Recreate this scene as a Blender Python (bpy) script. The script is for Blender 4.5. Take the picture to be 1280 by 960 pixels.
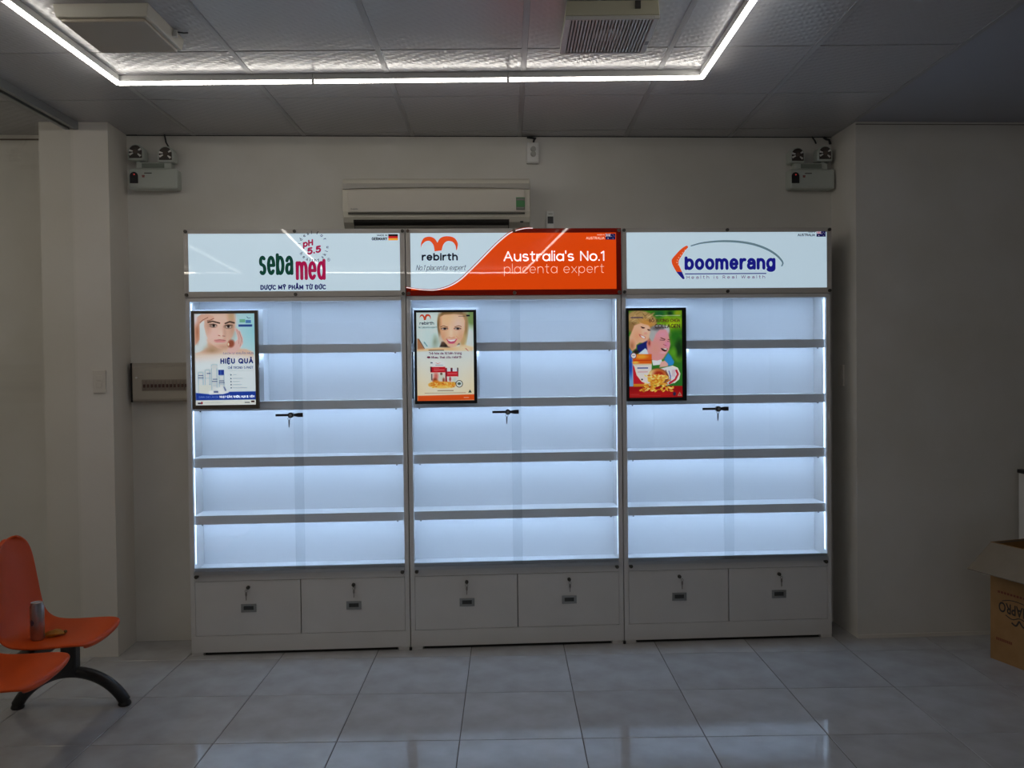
import bpy, bmesh, math, random
import numpy as np
from mathutils import Vector, Matrix
random.seed(7)
for o in list(bpy.data.objects): bpy.data.objects.remove(o)
scn = bpy.context.scene
COL = scn.collection

# ------------------------------------------------------------------ camera
ROT = .0481                      # the floor and ceiling grids stand 2.8 degrees off the cabinet wall
YAW, PITCH, ROLL, FPX = .0055 + ROT, .0186, -.0119, 1054.76
def cam_dir(u, v, d):
    r = -ROLL
    u, v = math.cos(r)*u - math.sin(r)*v, math.sin(r)*u + math.cos(r)*v
    yf = math.cos(PITCH)*d - math.sin(PITCH)*v
    z = -math.sin(PITCH)*d - math.cos(PITCH)*v
    return Vector((math.cos(YAW)*u + math.sin(YAW)*yf, -math.sin(YAW)*u + math.cos(YAW)*yf, z))
cd = bpy.data.cameras.new('camera'); cam = bpy.data.objects.new('camera', cd); COL.objects.link(cam)
cd.sensor_fit = 'HORIZONTAL'; cd.sensor_width = 36.0; cd.lens = FPX/1280*36; cd.clip_start = .05
R_, U_, F_ = cam_dir(1,0,0), cam_dir(0,-1,0), cam_dir(0,0,1)
m = Matrix.Identity(4)
for i in range(3): m[i][0], m[i][1], m[i][2] = R_[i], U_[i], -F_[i]
m.translation = Vector((1.4761, -4.5362, 1.5074))
cam.matrix_world = m
scn.camera = cam

# ------------------------------------------------------------------ world, exposure, light levels
w = bpy.data.worlds.new('world'); scn.world = w; w.use_nodes = True
w.node_tree.nodes['Background'].inputs[0].default_value = (.62, .72, .9, 1)
w.node_tree.nodes['Background'].inputs[1].default_value = .10
scn.view_settings.view_transform = 'Standard'; scn.view_settings.look = 'None'
scn.view_settings.exposure = 0.0; scn.view_settings.gamma = 1.0; scn.view_settings.use_curve_mapping = False
TUBE_L = 14.5            # radiance of the ceiling tubes
WARM_L = 40.0           # tubes of the neighbouring room behind the glass partition
STRIP_L = 11.0           # cabinet strips
SIGN_L = 1.0

# ------------------------------------------------------------------ materials
MATS = {}
def mat(name, col=(.8,.8,.8), rough=.5, metal=0, emit=None, estr=1.0, noise=None, bump=None, spec=.5, rnd=0, coat=0):
    if name in MATS: return MATS[name]
    M = bpy.data.materials.new(name); M.use_nodes = True; nt = M.node_tree
    b = nt.nodes['Principled BSDF']; L = nt.links
    b.inputs['Base Color'].default_value = (*col, 1); b.inputs['Roughness'].default_value = rough
    b.inputs['Metallic'].default_value = metal; b.inputs['Specular IOR Level'].default_value = spec
    b.inputs['Coat Weight'].default_value = coat; b.inputs['Coat Roughness'].default_value = .03
    tc = nt.nodes.new('ShaderNodeTexCoord')
    if emit:
        b.inputs['Emission Color'].default_value = (*emit, 1); b.inputs['Emission Strength'].default_value = estr
    src = None
    if noise:
        sc, amt, dark = noise
        n = nt.nodes.new('ShaderNodeTexNoise'); n.inputs['Scale'].default_value = sc; n.inputs['Detail'].default_value = 6
        L.new(tc.outputs['Object'], n.inputs['Vector'])
        r = nt.nodes.new('ShaderNodeValToRGB'); r.color_ramp.elements[0].position = .35; r.color_ramp.elements[1].position = .68
        r.color_ramp.elements[0].color = (*[c*(1-amt)*d for c, d in zip(col, dark)], 1); r.color_ramp.elements[1].color = (*col, 1)
        L.new(n.outputs[0], r.inputs[0]); src = r.outputs[0]
    if rnd:
        oi = nt.nodes.new('ShaderNodeObjectInfo'); h = nt.nodes.new('ShaderNodeHueSaturation')
        mr = nt.nodes.new('ShaderNodeMapRange'); mr.inputs[3].default_value = 1-rnd; mr.inputs[4].default_value = 1+rnd
        L.new(oi.outputs['Random'], mr.inputs[0]); L.new(mr.outputs[0], h.inputs['Value'])
        h.inputs['Color'].default_value = (*col, 1)
        if src: L.new(src, h.inputs['Color'])
        src = h.outputs[0]
    if src: L.new(src, b.inputs['Base Color'])
    if bump:
        kind, sc, st = bump
        if kind == 'noise':
            n = nt.nodes.new('ShaderNodeTexNoise'); n.inputs['Scale'].default_value = sc; n.inputs['Detail'].default_value = 3; out = n.outputs[0]
            L.new(tc.outputs['Object'], n.inputs['Vector'])
        elif kind == 'emboss':     # pressed wave-and-diamond pattern of the vinyl ceiling panels
            mp = nt.nodes.new('ShaderNodeMapping'); mp.inputs['Rotation'].default_value = (0,0,.6); L.new(tc.outputs['Object'], mp.inputs[0])
            w1 = nt.nodes.new('ShaderNodeTexWave'); w1.inputs['Scale'].default_value = sc; w1.inputs['Distortion'].default_value = 2.5; w1.inputs['Detail'].default_value = 0
            w1.inputs['Detail Scale'].default_value = 2.0
            w2 = nt.nodes.new('ShaderNodeTexWave'); w2.bands_direction = 'Y'; w2.inputs['Scale'].default_value = sc*.6; w2.inputs['Distortion'].default_value = 1.5
            L.new(mp.outputs[0], w1.inputs[0]); L.new(mp.outputs[0], w2.inputs[0])
            mx = nt.nodes.new('ShaderNodeMath'); mx.operation = 'MULTIPLY'; L.new(w1.outputs[1], mx.inputs[0]); L.new(w2.outputs[1], mx.inputs[1]); out = mx.outputs[0]
        bp = nt.nodes.new('ShaderNodeBump'); bp.inputs['Strength'].default_value = st; bp.inputs['Distance'].default_value = .01
        L.new(out, bp.inputs['Height']); L.new(bp.outputs[0], b.inputs['Normal'])
    MATS[name] = M; return M
def glass_mat(name, tint, ior=1.45):
    if name in MATS: return MATS[name]
    M = bpy.data.materials.new(name); M.use_nodes = True; nt = M.node_tree; nt.nodes.clear()
    t = nt.nodes.new('ShaderNodeBsdfTransparent'); t.inputs[0].default_value = (*tint, 1)
    g = nt.nodes.new('ShaderNodeBsdfGlossy'); g.inputs['Roughness'].default_value = .01
    f = nt.nodes.new('ShaderNodeFresnel'); gm = nt.nodes.new('ShaderNodeNewGeometry'); mr = nt.nodes.new('ShaderNodeMapRange')   # same Fresnel on both faces of the sheet
    mr.inputs[3].default_value = ior; mr.inputs[4].default_value = 1/ior; nt.links.new(gm.outputs['Backfacing'], mr.inputs[0]); nt.links.new(mr.outputs[0], f.inputs[0])
    x = nt.nodes.new('ShaderNodeMixShader'); o = nt.nodes.new('ShaderNodeOutputMaterial')
    nt.links.new(f.outputs[0], x.inputs[0]); nt.links.new(t.outputs[0], x.inputs[1]); nt.links.new(g.outputs[0], x.inputs[2]); nt.links.new(x.outputs[0], o.inputs[0])
    MATS[name] = M; return M
def print_mat(name, strength):
    M = bpy.data.materials.new(name); M.use_nodes = True; nt = M.node_tree; b = nt.nodes['Principled BSDF']
    a = nt.nodes.new('ShaderNodeAttribute'); a.attribute_name = 'print'
    nt.links.new(a.outputs['Color'], b.inputs['Base Color']); nt.links.new(a.outputs['Color'], b.inputs['Emission Color'])
    b.inputs['Emission Strength'].default_value = strength; b.inputs['Roughness'].default_value = .25
    return M
def srgb(r, g, b):
    f = lambda c: (c/255/12.92) if c <= 10 else ((c/255+.055)/1.055)**2.4
    return (f(r), f(g), f(b))

WALL = mat('wall_paint', (.76,.745,.71), .8, noise=(2.2,.10,(1,.99,.96)), bump=('noise',60,.05))
PILLAR = mat('pillar_paint', (.80,.77,.73), .8, noise=(1.6,.08,(1,.99,.96)), bump=('noise',60,.05))
SMOOTH = mat('smooth_ceiling_paint', (.40,.41,.46), .6, noise=(1.5,.06,(1,1,1)))
TILE = mat('floor_tile', (.50,.505,.525), .085, noise=(6,.17,(1,.98,.94)), rnd=.05, bump=('noise',4,.008))
GROUT = mat('grout', (.10,.09,.08), .9)
PANEL = mat('ceiling_vinyl', (.43,.425,.435), .25, bump=('emboss',13,.10), rnd=.03)
TBAR = mat('tbar_white', (.36,.355,.36), .5)
DARK = mat('dark_void', (.02,.02,.02), .9)
CABW = mat('cabinet_white', (.74,.73,.72), .38, noise=(5,.05,(1,1,1)))
CABIN = mat('cabinet_inside_white', (.88,.89,.91), .5)
ALU = mat('aluminium', (.62,.64,.66), .35, metal=.85)
STEEL = mat('steel', (.45,.44,.42), .3, metal=1)
DSTEEL = mat('dark_screw', (.10,.095,.085), .4, metal=.7)
BLACK = mat('black_plastic', (.015,.015,.018), .35)
GLASS = glass_mat('door_glass', (.965,.975,.98))
GLASSP = glass_mat('partition_glass', (.975,.98,.975), 1.3)
STRIP = mat('led_strip_light', (.8,.8,.8), .5, emit=(.52,.72,1.0), estr=STRIP_L)
STRIP2 = mat('side_strip_light', (.8,.8,.8), .5, emit=(.52,.72,1.0), estr=STRIP_L*.2)
TUBE = mat('led_tube_light', (.9,.9,.9), .5, emit=(1.0,.945,.865), estr=TUBE_L)
TUBEW = mat('led_tube_warm', (.9,.9,.9), .5, emit=(1.0,.90,.74), estr=WARM_L)
WHITEP = mat('white_plastic', (.78,.78,.76), .35)
CREAM = mat('cream_plastic', (.66,.63,.54), .4)
TANP = mat('tan_plastic', (.50,.44,.36), .45)

# ------------------------------------------------------------------ mesh helpers
class MB:
    def __init__(s): s.v = []; s.f = []; s.m = []; s.mats = []
    def _m(s, mt):
        if mt is None: return 0
        if mt not in s.mats: s.mats.append(mt)
        return s.mats.index(mt)
    def add(s, vs, fs, mt=None):
        o = len(s.v); k = s._m(mt); s.v += [tuple(p) for p in vs]
        for f in fs: s.f.append([i+o for i in f]); s.m.append(k)
        return s
    def box(s, x0, x1, y0, y1, z0, z1, mt=None):
        v = [(x,y,z) for z in (z0,z1) for y in (y0,y1) for x in (x0,x1)]
        return s.add(v, [(0,2,3,1),(4,5,7,6),(0,1,5,4),(2,6,7,3),(0,4,6,2),(1,3,7,5)], mt)
    def poly(s, pts, y0, y1, mt=None):          # outline in x,z extruded from y0 (front) to y1
        a = sum(pts[i][0]*pts[(i+1) % len(pts)][1]-pts[(i+1) % len(pts)][0]*pts[i][1] for i in range(len(pts)))
        if a < 0: pts = pts[::-1]
        n = len(pts); v = [(x,y0,z) for x,z in pts]+[(x,y1,z) for x,z in pts]
        f = [tuple(range(n)), tuple(range(2*n-1, n-1, -1))] + [(i, i+n, (i+1) % n+n, (i+1) % n) for i in range(n)]
        return s.add(v, f, mt)
    def flat(s, pts, y, mt=None):
        a = sum(pts[i][0]*pts[(i+1) % len(pts)][1]-pts[(i+1) % len(pts)][0]*pts[i][1] for i in range(len(pts)))
        if a < 0: pts = pts[::-1]
        return s.add([(x,y,z) for x,z in pts], [tuple(range(len(pts)))], mt)
    def cyl(s, c, r, h, axis='z', n=16, r2=None, mt=None):
        r2 = r if r2 is None else r2; v = []
        for k, (rr, t) in enumerate(((r,0),(r2,h))):
            for i in range(n):
                a = 2*math.pi*i/n; p, q = rr*math.cos(a), rr*math.sin(a)
                v.append({'z':(c[0]+p,c[1]+q,c[2]+t), 'y':(c[0]+p,c[1]+t,c[2]+q), 'x':(c[0]+t,c[1]+p,c[2]+q)}[axis])
        f = [(i,(i+1) % n,(i+1) % n+n,i+n) for i in range(n)]+[tuple(range(n-1,-1,-1)),tuple(range(n,2*n))]
        return s.add(v, f, mt)
    def lathe(s, prof, c, n=24, mt=None):       # prof (r,z) about a vertical axis
        v = []; f = []
        for r, z in prof:
            for i in range(n): a = 2*math.pi*i/n; v.append((c[0]+r*math.cos(a), c[1]+r*math.sin(a), c[2]+z))
        for k in range(len(prof)-1):
            for i in range(n): f.append((k*n+i,k*n+(i+1) % n,(k+1)*n+(i+1) % n,(k+1)*n+i))
        f += [tuple(range(n-1,-1,-1)), tuple(range((len(prof)-1)*n, len(prof)*n))]
        return s.add(v, f, mt)
    def tube(s, pts, r, n=10, mt=None, flat_=1.0):
        v = []; f = []; P = [Vector(p) for p in pts]
        for i, p in enumerate(P):
            t = (P[min(i+1,len(P)-1)]-P[max(i-1,0)]).normalized()
            a = Vector((0,1,0)) if abs(t.y) < .9 else Vector((1,0,0))
            b = t.cross(a).normalized(); a = b.cross(t).normalized()
            rr = r[i] if isinstance(r, (list,tuple)) else r
            for k in range(n): q = 2*math.pi*k/n; v.append(p+a*math.cos(q)*rr*flat_+b*math.sin(q)*rr)
        for i in range(len(P)-1):
            for k in range(n): f.append((i*n+k,i*n+(k+1) % n,(i+1)*n+(k+1) % n,(i+1)*n+k))
        f += [tuple(range(n-1,-1,-1)), tuple(range((len(P)-1)*n, len(P)*n))]
        return s.add(v, f, mt)
    def build(s, name, mt=None, parent=None, bevel=0, smooth=False, seg=2):
        me = bpy.data.meshes.new(name); me.from_pydata(s.v, [], s.f)
        for q in (s.mats or [mt]): me.materials.append(q)
        for p, k in zip(me.polygons, s.m): p.material_index = k
        bm = bmesh.new(); bm.from_mesh(me)
        closed = all(e.is_manifold for e in bm.edges)
        if closed: bmesh.ops.recalc_face_normals(bm, faces=bm.faces)
        bm.to_mesh(me); bm.free()
        if smooth:
            for p in me.polygons: p.use_smooth = True
            if hasattr(me, 'set_sharp_from_angle'): me.set_sharp_from_angle(angle=math.radians(40))
        o = bpy.data.objects.new(name, me); COL.objects.link(o)
        if parent: o.parent = parent
        if bevel:
            b = o.modifiers.new('bevel','BEVEL'); b.width = bevel; b.segments = seg; b.limit_method = 'ANGLE'; b.angle_limit = .6
        return o
def B(name, x0, x1, y0, y1, z0, z1, mt, parent=None, bevel=0): return MB().box(x0,x1,y0,y1,z0,z1).build(name, mt, parent, bevel)
def tag(o, label=None, cat=None, group=None, kind=None):
    for k, v in (('label',label),('category',cat),('group',group),('kind',kind)):
        if v: o[k] = v
    return o
def thing(name, label, cat, loc=(0,0,0), rz=0, group=None):
    o = bpy.data.objects.new(name, None); COL.objects.link(o); o.location = loc; o.rotation_euler = (0,0,rz); o.empty_display_size = .1
    return tag(o, label, cat, group)
def struct(o): o['kind'] = 'structure'; return o
def text_geo(s, bold=0, shear=0, spacing=1.0):
    c = bpy.data.curves.new('t','FONT'); c.body = s; c.size = 1; c.offset = bold; c.shear = shear; c.space_character = spacing; c.resolution_u = 3
    o = bpy.data.objects.new('t', c); COL.objects.link(o)
    dg = bpy.context.evaluated_depsgraph_get(); me = bpy.data.meshes.new_from_object(o.evaluated_get(dg))
    v = np.array([p.co[:2] for p in me.vertices]) if len(me.vertices) else np.zeros((1,2)); f = [tuple(p.vertices) for p in me.polygons]
    bpy.data.objects.remove(o); bpy.data.curves.remove(c); bpy.data.meshes.remove(me)
    return v, f
def sweep(prof, x0, x1, name, mt, par, bevel=0): return MB().add([(x,y,z) for x in (x0,x1) for y,z in prof], [tuple(range(len(prof)-1,-1,-1)), tuple(range(len(prof),2*len(prof)))]+[(i,(i+1) % len(prof),(i+1) % len(prof)+len(prof),i+len(prof)) for i in range(len(prof))]).build(name, mt, par, bevel)
def lettering(s, x0, x1, z0, z1, y, mt, parent, bold=0, shear=0, spacing=1.0, name='lettering', tilt=0):
    v, f = text_geo(s, bold, shear, spacing)
    a, b = v.min(0), v.max(0); v = (v-a)/(b-a)*[x1-x0, z1-z0]+[x0, z0]
    if tilt: v[:,1] += (v[:,0]-x0)*tilt
    return MB().add([(p[0],y,p[1]) for p in v], f).build(name, mt, parent)
# ------------------------------------------------------------------ stroke lettering (sign writer's alphabet drawn as pen lines)
def A_(cx, cz, rx, rz, a0, a1, n=14): return [(cx+rx*math.cos(math.radians(a0+(a1-a0)*i/n)), cz+rz*math.sin(math.radians(a0+(a1-a0)*i/n))) for i in range(n+1)]
O_ = A_(.5,.5,.5,.5,0,360,24)
GL = {
 'o': (1, [O_]), 'b': (1, [[(0,0),(0,1.5)], O_]), 'd': (1, [[(1,0),(1,1.5)], O_]), 'p': (1, [[(0,-.45),(0,1)], O_]), '@': (1, [[(1,0),(1,1)], O_]),
 'a': (.95, [A_(.5,.62,.45,.38,155,0)+[(.95,0)], [(.95,.58),(.5,.57)]+A_(.38,.29,.36,.28,90,270)+[(.6,.03),(.95,.25)]]),
 'c': (.85, [A_(.5,.5,.5,.5,48,312)]), 'e': (1, [[(.03,.5),(.98,.5)]+A_(.5,.5,.48,.5,2,318)]),
 'g': (1, [O_, [(1,1),(1,-.05)]+A_(.5,-.05,.5,.38,0,-150)]), 'h': (.9, [[(0,0),(0,1.5)], [(0,.5)]+A_(.45,.55,.45,.45,170,0)+[(.9,0)]]),
 'n': (.9, [[(0,0),(0,1)], [(0,.5)]+A_(.45,.55,.45,.45,170,0)+[(.9,0)]]), 'm': (1.6, [[(0,0),(0,1)], [(0,.5)]+A_(.4,.58,.4,.42,170,0)+[(.8,0)], [(.8,.5)]+A_(1.2,.58,.4,.42,170,0)+[(1.6,0)]]),
 'u': (.9, [[(0,1)]+A_(.45,.45,.45,.45,180,350)+[(.9,.45)], [(.9,1),(.9,0)]]), 'r': (.55, [[(0,0),(0,1)], [(0,.5)]+A_(.5,.5,.48,.5,175,75)]),
 's': (.8, [A_(.4,.74,.36,.26,40,220)+A_(.4,.26,.38,.26,80,-140)]), 't': (.62, [[(.26,1.38),(.26,.3)]+A_(.5,.25,.24,.25,190,285), [(0,1),(.62,1)]]),
 'i': (0, [[(0,0),(0,1)], [(0,1.4),(0,1.46)]]), 'l': (0, [[(0,0),(0,1.5)]]), 'x': (.85, [[(0,0),(.85,1)], [(0,1),(.85,0)]]), 'W': (1.7, [[(0,1.4),(.4,0),(.85,1.4),(1.3,0),(1.7,1.4)]]),
 "'": (0, [[(0,1.5),(0,1.15)]]), '.': (0, [[(0,0),(0,.04)]]), ',': (0, [[(.05,.05),(-.05,-.25)]]), '1': (.35, [[(0,1.15),(.35,1.4),(.35,0)]]), '5': (.85, [[(.8,1.4),(.15,1.4),(.08,.8)]+A_(.4,.45,.45,.47,130,-150)]),
 'A': (1.2, [[(0,0),(.6,1.4),(1.2,0)], [(.25,.48),(.95,.48)]]), 'C': (1.1, [A_(.7,.7,.7,.7,50,310)]), 'D': (1.1, [[(.4,0),(0,0),(0,1.4),(.4,1.4)]+A_(.4,.7,.7,.7,90,-90)]),
 'E': (.8, [[(.8,0),(0,0),(0,1.4),(.8,1.4)], [(0,.72),(.72,.72)]]), 'G': (1.25, [A_(.7,.7,.7,.7,50,360)+[(.85,.7)]]), 'H': (1, [[(0,0),(0,1.4)], [(1,0),(1,1.4)], [(0,.72),(1,.72)]]),
 'I': (0, [[(0,0),(0,1.4)]]), 'L': (.75, [[(0,1.4),(0,0),(.75,0)]]), 'M': (1.3, [[(0,0),(0,1.4),(.65,.3),(1.3,1.4),(1.3,0)]]), 'N': (1.05, [[(0,0),(0,1.4),(1.05,0),(1.05,1.4)]]), 'O': (1.4, [A_(.7,.7,.7,.7,0,360,24)]),
 'P': (.85, [[(0,0),(0,1.4),(.45,1.4)]+A_(.45,1.02,.4,.38,90,-90)+[(0,.64)]]), 'Q': (1.4, [A_(.7,.7,.7,.7,0,360,24), [(.85,.4),(1.4,-.05)]]), 'R': (.9, [[(0,0),(0,1.4),(.45,1.4)]+A_(.45,1.02,.4,.38,90,-90)+[(0,.64)], [(.45,.64),(.9,0)]]),
 'S': (.9, [A_(.45,1.04,.4,.36,40,220)+A_(.45,.35,.43,.35,75,-145)]), 'T': (1, [[(0,1.4),(1,1.4)], [(.5,1.4),(.5,0)]]), 'U': (1, [[(0,1.4)]+A_(.5,.45,.5,.45,180,360)+[(1,1.4)]]), 'V': (1.15, [[(0,1.4),(.57,0),(1.15,1.4)]]),
 'X': (1.05, [[(0,0),(1.05,1.4)], [(0,1.4),(1.05,0)]]), 'Y': (1.1, [[(0,1.4),(.55,.7),(1.1,1.4)], [(.55,.7),(.55,0)]]), 'B': (.85, [[(0,0),(0,1.4),(.42,1.4)]+A_(.42,1.07,.33,.33,90,-90)+[(0,.74)], [(.42,.74)]+A_(.45,.37,.4,.37,90,-90)+[(0,0)]]), 'K': (.95, [[(0,0),(0,1.4)], [(.95,1.4),(.05,.6)], [(.35,.85),(.95,0)]]), '&': (1, [[(1,0),(.2,1.05)]+A_(.42,1.15,.25,.25,200,-20)+[(.15,.55)]+A_(.4,.3,.35,.3,150,360)]),
}
UNI = {}
def _vn():                         # marks for the Vietnamese capitals and small letters
    import unicodedata
    def marks(base, comb):
        w_, st = GL[base]; st = [list(q) for q in st]; top = 1.4 if base.isupper() else 1.0; c = w_/2; lvl = top+.18
        if '\u031b' in comb: st.append([(w_-.02,top-.1),(w_+.22,top+.02),(w_+.2,top+.2)])
        if '\u0302' in comb: st.append([(c-.28,lvl),(c,lvl+.2),(c+.28,lvl)]); lvl += .3
        if '\u0301' in comb: st.append([(c-.05,lvl),(c+.18,lvl+.25)])
        if '\u0300' in comb: st.append([(c+.05,lvl),(c-.18,lvl+.25)])
        if '\u0303' in comb: st.append([(c-.28,lvl),(c-.12,lvl+.14),(c+.12,lvl),(c+.28,lvl+.14)])
        if '\u0309' in comb: st.append([(c-.1,lvl+.26),(c+.08,lvl+.28),(c+.1,lvl+.16),(c,lvl+.1),(c,lvl)])
        if '\u0323' in comb: st.append([(c,-.32),(c,-.28)])
        return w_, st
    for ch in 'ƯỢỸẨỪĐỨẠỤỆẢỈÚỞẰẬÀẨÂÊÁẢỔỒƠÓẺẻóừêửữỳạàấựứảểềửÀÚỜỌĨÌỦỞẤÝ':
        d = unicodedata.normalize('NFD', ch)
        if ch in 'Đ': w_, st = GL['D']; UNI[ch] = (w_, st+[[(-.2,.74),(.5,.74)]])
        elif d[0] in GL: UNI[ch] = marks(d[0], d[1:])
_vn(); GL.update(UNI)
def pen(s, x0, x1, z0, z1, y, mt, parent, t, gap=.42, slant=0, tilt=0, name='lettering', disc=10, asc=1, dsc=1):
    lines = []; cx = 0
    for ch in s:
        if ch == ' ': cx += .55+gap*.6; continue
        w_, st = GL[ch]
        for q in st: q = [(px, 1+(pz-1)*asc if pz > 1 else (pz*dsc if pz < 0 else pz)) for px, pz in q]; lines.append([(cx+px+slant*pz, pz) for px, pz in q])
        cx += w_+gap
    xs = [p[0] for q in lines for p in q]; zs = [p[1] for q in lines for p in q]; ax, bx, az, bz = min(xs), max(xs), min(zs), max(zs)
    fx = lambda v: x0+t/2+(v-ax)/(bx-ax)*(x1-x0-t); fz = lambda v: z0+t/2+(v-az)/((bz-az) or 1)*(z1-z0-t)
    mb = MB()
    for q in lines:
        P = [(fx(a), fz(b)+tilt*(fx(a)-x0)) for a, b in q]
        for i in range(len(P)-1):
            (a, b), (c, d) = P[i], P[i+1]; l = math.hypot(c-a,d-b) or 1e-6; nx, nz = -(d-b)/l*t/2, (c-a)/l*t/2
            mb.add([(a+nx,y,b+nz),(a-nx,y,b-nz),(c-nx,y,d-nz),(c+nx,y,d+nz)], [(0,1,2,3)])
        for i, (a, b) in enumerate(P):
            turn = 1
            if 0 < i < len(P)-1:
                u = (P[i][0]-P[i-1][0], P[i][1]-P[i-1][1]); w2 = (P[i+1][0]-P[i][0], P[i+1][1]-P[i][1])
                turn = abs(u[0]*w2[1]-u[1]*w2[0])/((math.hypot(*u)*math.hypot(*w2)) or 1)
            if turn > .05: mb.add([(a+t/2*math.cos(2*math.pi*k/disc),y,b+t/2*math.sin(2*math.pi*k/disc)) for k in range(disc)], [tuple(range(disc))])
    return mb.build(name, mt, parent)
def G(gx, gy): c, s = math.cos(ROT), math.sin(ROT); return (gx*c+gy*s+.9099, -gx*s+gy*c+.0203)   # grid frame to room frame

# ------------------------------------------------------------------ the setting
CH = 2.826; YB = .2775; XL = -.392; XR = 3.605
struct(B('wall_back', -5.2, 3.605, YB, YB+.15, 0, CH, WALL))
struct(B('wall_pillar', -.745, XL, .031, YB, 0, CH, PILLAR))
struct(B('wall_right', XR, 7.2, -.031, YB+.15, 0, CH, WALL))
struct(B('wall_left', -5.35, -5.2, -11.2, YB+.15, 0, CH, WALL))
struct(B('wall_far_right', 7.2, 7.35, -11.2, YB+.15, 0, CH, WALL))
struct(B('wall_front', -5.35, 7.35, -11.35, -11.2, 2.4, CH, WALL))
struct(B('wall_front_side', -5.35, -1.5, -11.35, -11.2, 0, 2.4, WALL))
struct(B('wall_front_pier', 5.0, 7.35, -11.35, -11.2, 0, 2.4, WALL))
floor = struct(MB().box(-5.35,7.35,-11.35,YB+.15,-.15,-.003).build('floor', GROUT))
def clip(poly, ax, val, keep_less):
    out = []
    for i in range(len(poly)):
        a, b = poly[i], poly[(i+1) % len(poly)]; ia = (a[ax] <= val) == keep_less; ib = (b[ax] <= val) == keep_less
        if ia: out.append(a)
        if ia != ib: t = (val-a[ax])/(b[ax]-a[ax]); out.append((a[0]+(b[0]-a[0])*t, a[1]+(b[1]-a[1])*t))
    return out
def slab_mesh(poly, z0, z1, ch=.0015):          # thin tile with a tiny chamfer
    n = len(poly); cx = sum(p[0] for p in poly)/n; cy = sum(p[1] for p in poly)/n
    ins = []
    for x, y in poly:
        d = math.hypot(x-cx, y-cy); k = 1-ch*1.4/max(d,.01); ins.append((cx+(x-cx)*k, cy+(y-cy)*k))
    v = [(x,y,z0) for x,y in poly]+[(x,y,z1-math.copysign(ch,z1-z0)) for x,y in poly]+[(x,y,z1) for x,y in ins]
    f = [tuple(range(n))]+[(i,(i+1) % n,(i+1) % n+n,i+n) for i in range(n)]+[(i+n,(i+1) % n+n,(i+1) % n+2*n,i+2*n) for i in range(n)]+[tuple(range(2*n,3*n))]
    return v, f
TS = .5; TGX, TGY = -1.4264, .3775; full = None
for i in range(-7, 14):
    for j in range(-1, 12):
        x0, y1 = TGX+TS*i, TGY-TS*j; g_ = .0016
        q = [G(x0+g_,y1-TS+g_), G(x0+TS-g_,y1-TS+g_), G(x0+TS-g_,y1-g_), G(x0+g_,y1-g_)]
        p = clip(clip(q, 1, YB-.001, True), 0, 7.19, True); p = clip(p, 0, -5.19, False)
        if len(p) < 3: continue
        cx, cy = sum(a[0] for a in p)/len(p), sum(a[1] for a in p)/len(p)
        whole = p == q
        if whole and full: me = full
        else:
            mb = MB(); v, f = slab_mesh([(a[0]-cx,a[1]-cy) for a in p], -.011, 0); mb.add(v, f)
            o = mb.build('floor_tile', TILE, floor); o.location = (cx,cy,0)
            if whole: full = o.data
            continue
        o = bpy.data.objects.new('floor_tile', me); COL.objects.link(o); o.parent = floor; o.location = (cx,cy,0)
struct(B('floor_rear', -5.2, 7.2, -11.2, -5.95, -.003, 0, TILE))
# ceiling: dark void slab, then vinyl panels and main bars
ceil = struct(B('ceiling', -5.35, 7.35, -11.35, YB+.15, CH+.02, CH+.15, DARK))
CP = .605; CGX, CGY = -.3376, .1926; fullp = None
for i in range(-7, 5):
    for k in range(-1, 12):
        x0, y1 = CGX+CP*i, CGY-CP*k
        q = [G(x0+.011,y1-CP+.0035), G(x0+CP-.011,y1-CP+.0035), G(x0+CP-.011,y1-.0035), G(x0+.011,y1-.0035)]
        p = clip(clip(q, 1, YB-.001, True), 0, -5.19, False)
        if len(p) < 3: continue
        cx, cy = sum(a[0] for a in p)/len(p), sum(a[1] for a in p)/len(p)
        if p == q and fullp:
            o = bpy.data.objects.new('ceiling_panel', fullp); COL.objects.link(o); o.parent = ceil; o.location = (cx,cy,CH); continue
        mb = MB(); v, f = slab_mesh([(a[0]-cx,a[1]-cy) for a in p], .012, 0); mb.add(v, f)
        o = mb.build('ceiling_panel', PANEL, ceil); o.location = (cx,cy,CH)
        if p == q: fullp = o.data
for i in range(-7, 6):
    x0 = CGX+CP*i; p = clip([G(x0-.011,-7), G(x0+.011,-7), G(x0+.011,.6), G(x0-.011,.6)], 1, YB-.001, True)
    p = clip(p, 0, -5.19, False)
    if len(p) < 3: continue
    mb = MB(); v, f = slab_mesh(p, .012, -.0015); mb.add([(a,b,c+CH) for a,b,c in v], f); mb.build('main_bar', TBAR, ceil)
for nm, p in (('ceiling_smooth', [G(CGX+CP*5+.012,-7), (7.19,-7), (7.19,-.032), (G(CGX+CP*5+.012,-.05)[0],-.032)]), ('ceiling_niche_strip', [(G(CGX+CP*5+.012,-.05)[0],-.033), (XR-.001,-.033), (XR-.001,YB-.002), (G(CGX+CP*5+.012,.24)[0]-.001,YB-.002)])):
    if nm != 'ceiling_smooth': continue
    mb = MB(); v, f = slab_mesh(p, .015, 0); mb.add([(a,b,c+CH) for a,b,c in v], f); struct(mb.build(nm, SMOOTH))
struct(B('ceiling_rear', -5.19, 7.19, -11.19, -7.05, CH, CH+.015, PANEL))
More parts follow.
